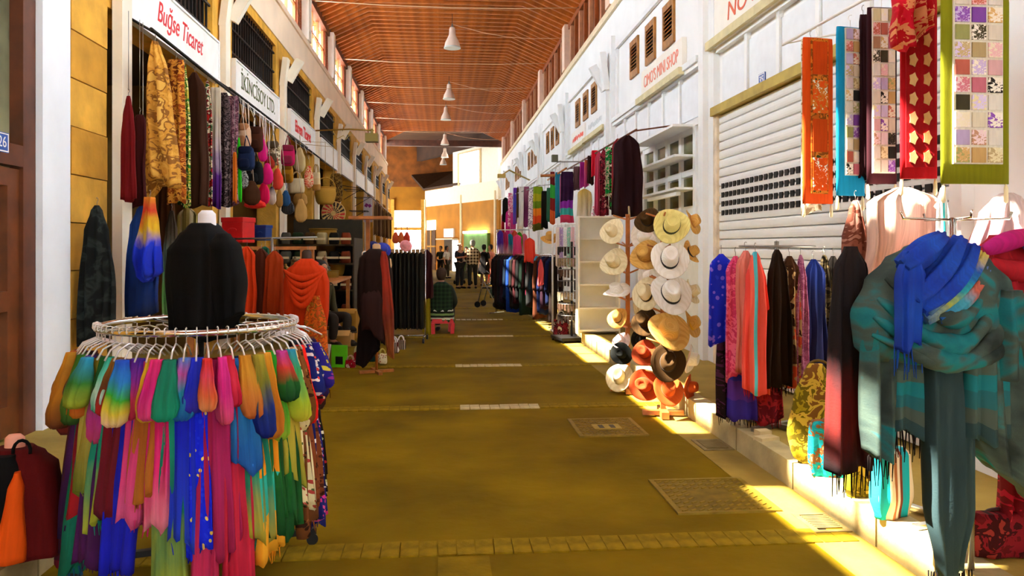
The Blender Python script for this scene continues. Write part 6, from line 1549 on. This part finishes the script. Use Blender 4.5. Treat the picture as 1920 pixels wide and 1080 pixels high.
# seated person on the red stool, seen from behind
p = at_floor(828, 624)
st = thing('stool', 'small red plastic stool under the seated person', 'stool', p, .1)
RED = simple('#d8141c', .35, 0, .03)
MB().box(-.19, .19, -.19, .19, .235, .27).build('seat', RED, st, .01); MB().box(-.2, .2, -.2, .2, .19, .236).build('apron', RED, st)
for x in (-1, 1):
    for y in (-1, 1): MB().obox((x*.18, y*.18, .1), (.07, .07, .2), Matrix.Rotation(x*.06, 3, 'Y')).build('leg', RED, st)
pl_mat = C('plaid', '#16241a', '#2a4028', s=1.2)
pp = person('person in a dark green checked shirt seated on a red stool, back to the camera', (p.x, p.y, 0), PI-.15, 'sit', '#16241a', '#26241c', '#3a2412', None, {'l': [(-.25, -.06, .58), (-.16, -.27, .45)], 'r': [(.25, -.06, .58), (.16, -.27, .45)]}, bare_arm=False, s=.98)
drape('overshirt', .44, .32, .56, pl_mat, pp, [(0, .34, .5), (.06, .6, .7), (.16, .9, .9), (.5, .98, 1), (1, .95, 1.05)], 3, .008, .01, seed=901, n=40, rows=18, loc=(0, .01, .965))
drape('patterned_skirt', .46, .38, .24, C('band', '#d8dccc', '#1a2018', '#7a9a5a', '#20241c', '#c8d0b0', '#3a5a2c'), pp, [(0, .9, .9), (.4, 1, 1), (1, 1.02, 1)], 4, .012, .01, seed=902, n=40, rows=12, loc=(0, .0, .46))
# standing people at the far end
q = at_floor(862, 541)
person('bald man in a dark blue polo shirt standing with folded arms at the far end', q, .75, 'stand', '#1c2034', '#14161c', '#6a5a4a', None, {'l': [(-.25, -.04, 1.16), (-.02, -.2, 1.2)], 'r': [(.25, -.04, 1.16), (.0, -.2, 1.14)]}, bald=True, s=1.0)
q = at_floor(886, 541)
person('man in a brown checked shirt and dark trousers seen from behind', q, PI+.1, 'stand', '#5a3c20', '#141418', '#8a8478', None, {'l': [(-.27, .0, 1.18), (-.2, -.2, 1.05)], 'r': [(.27, .0, 1.18), (.2, -.2, 1.05)]}, s=1.04, bare_arm=False)
pk = bpy.context.scene.collection.objects
mn = [o for o in pk if o.get('label', '').startswith('man in a brown checked')][0]
drape('checked_shirt', .48, .3, .62, C('plaid', '#2a1a10', '#c8b08a', s=.8), mn, [(0, .3, .5), (.05, .55, .7), (.13, .86, .9), (.5, .92, 1), (1, .9, 1)], 2, .006, .01, seed=903, n=36, rows=18, loc=(0, .01, 1.5))
q = at_floor(908, 536)
person('woman in a black dress with dark hair beside the checked-shirt man', q, PI-.4, 'stand', '#14100f', '#8a6a54', '#1a100a', None, None, s=.95)
wn_ = [o for o in pk if o.get('label', '').startswith('woman in a black')][0]
drape('dress', .46, .32, .95, C('plain', '#120d0d'), wn_, [(0, .4, .5), (.08, .85, .9), (.4, .8, .9), (.6, .95, 1), (1, 1.1, 1.1)], 3, .01, .01, seed=904, n=36, rows=18, loc=(0, .0, 1.45))
q = at_floor(919, 534)
person('woman in a coral top at the far right stall', q, -.9, 'stand', '#e8886a', '#c85a44', '#2a1a10', None, None, s=.95)
q = at_floor(838, 522)
person('person with dark hair and striped top near the far pushchair', q, .9, 'stand', '#d8d0c0', '#3a3424', '#1a140c', None, None, s=.92)
q = at_floor(826, 520)
person('person in a dark green top at the far left, beside the striped top', q, -.4, 'stand', '#24301c', '#1c1c18', '#241a10', None, None, s=.92)
q = at_floor(874, 528)
person('person in a pale top standing between the two far men', q, .2, 'stand', '#d8d0a8', '#5a6a3a', '#2a2010', None, None, s=.9)
# stallholder seated at the left table
q = Vector((-1.75, 11.7, .17))
person('stallholder with black hair in an olive top, sitting low at the left stall', q, .9, 'sit', '#3a3414', '#241c14', '#0e0a08', None, None, s=1.0, bare_arm=False)
ss = thing('stool', 'brown wooden stool under the stallholder', 'stool', q, .3)
MB().box(-.17, .17, -.17, .17, .24, .275).build('seat', WOOD, ss)
for x in (-1, 1):
    for y in (-1, 1): MB().box(x*.14-.02, x*.14+.02, y*.14-.02, y*.14+.02, 0, .24).build('leg', WOOD, ss)
# pushchair / walker
def walker(label, loc, rz):
    t = thing('walker', label, 'walker', loc, rz)
    for s in (-1, 1):
        MB().tube([(s*.25, .25, .08), (s*.25, .05, .85), (s*.25, .18, .95)], .014, 6).build('frame_tube', STEEL, t)
        MB().tube([(s*.25, -.25, .08), (s*.25, .08, .7)], .014, 6).build('frame_tube', STEEL, t)
        for y in (.25, -.25): MB().tube([(s*.25-.015, y, .08), (s*.25+.015, y, .08)], .08, 14).build('wheel', IRON, t)
    MB().box(-.24, .24, -.1, .14, .5, .53).build('seat', IRON, t); MB().box(-.22, .22, -.22, -.08, .25, .48).build('bag', simple('#2c3c30', .7, 0, .1), t)
walker('folding wheeled walker beside the bald man', at_floor(868, 533), .6)
walker('black wheeled pushchair frame by the right coats', at_floor(925, 580)+Vector((-.05, .8, 0)), 1.2)
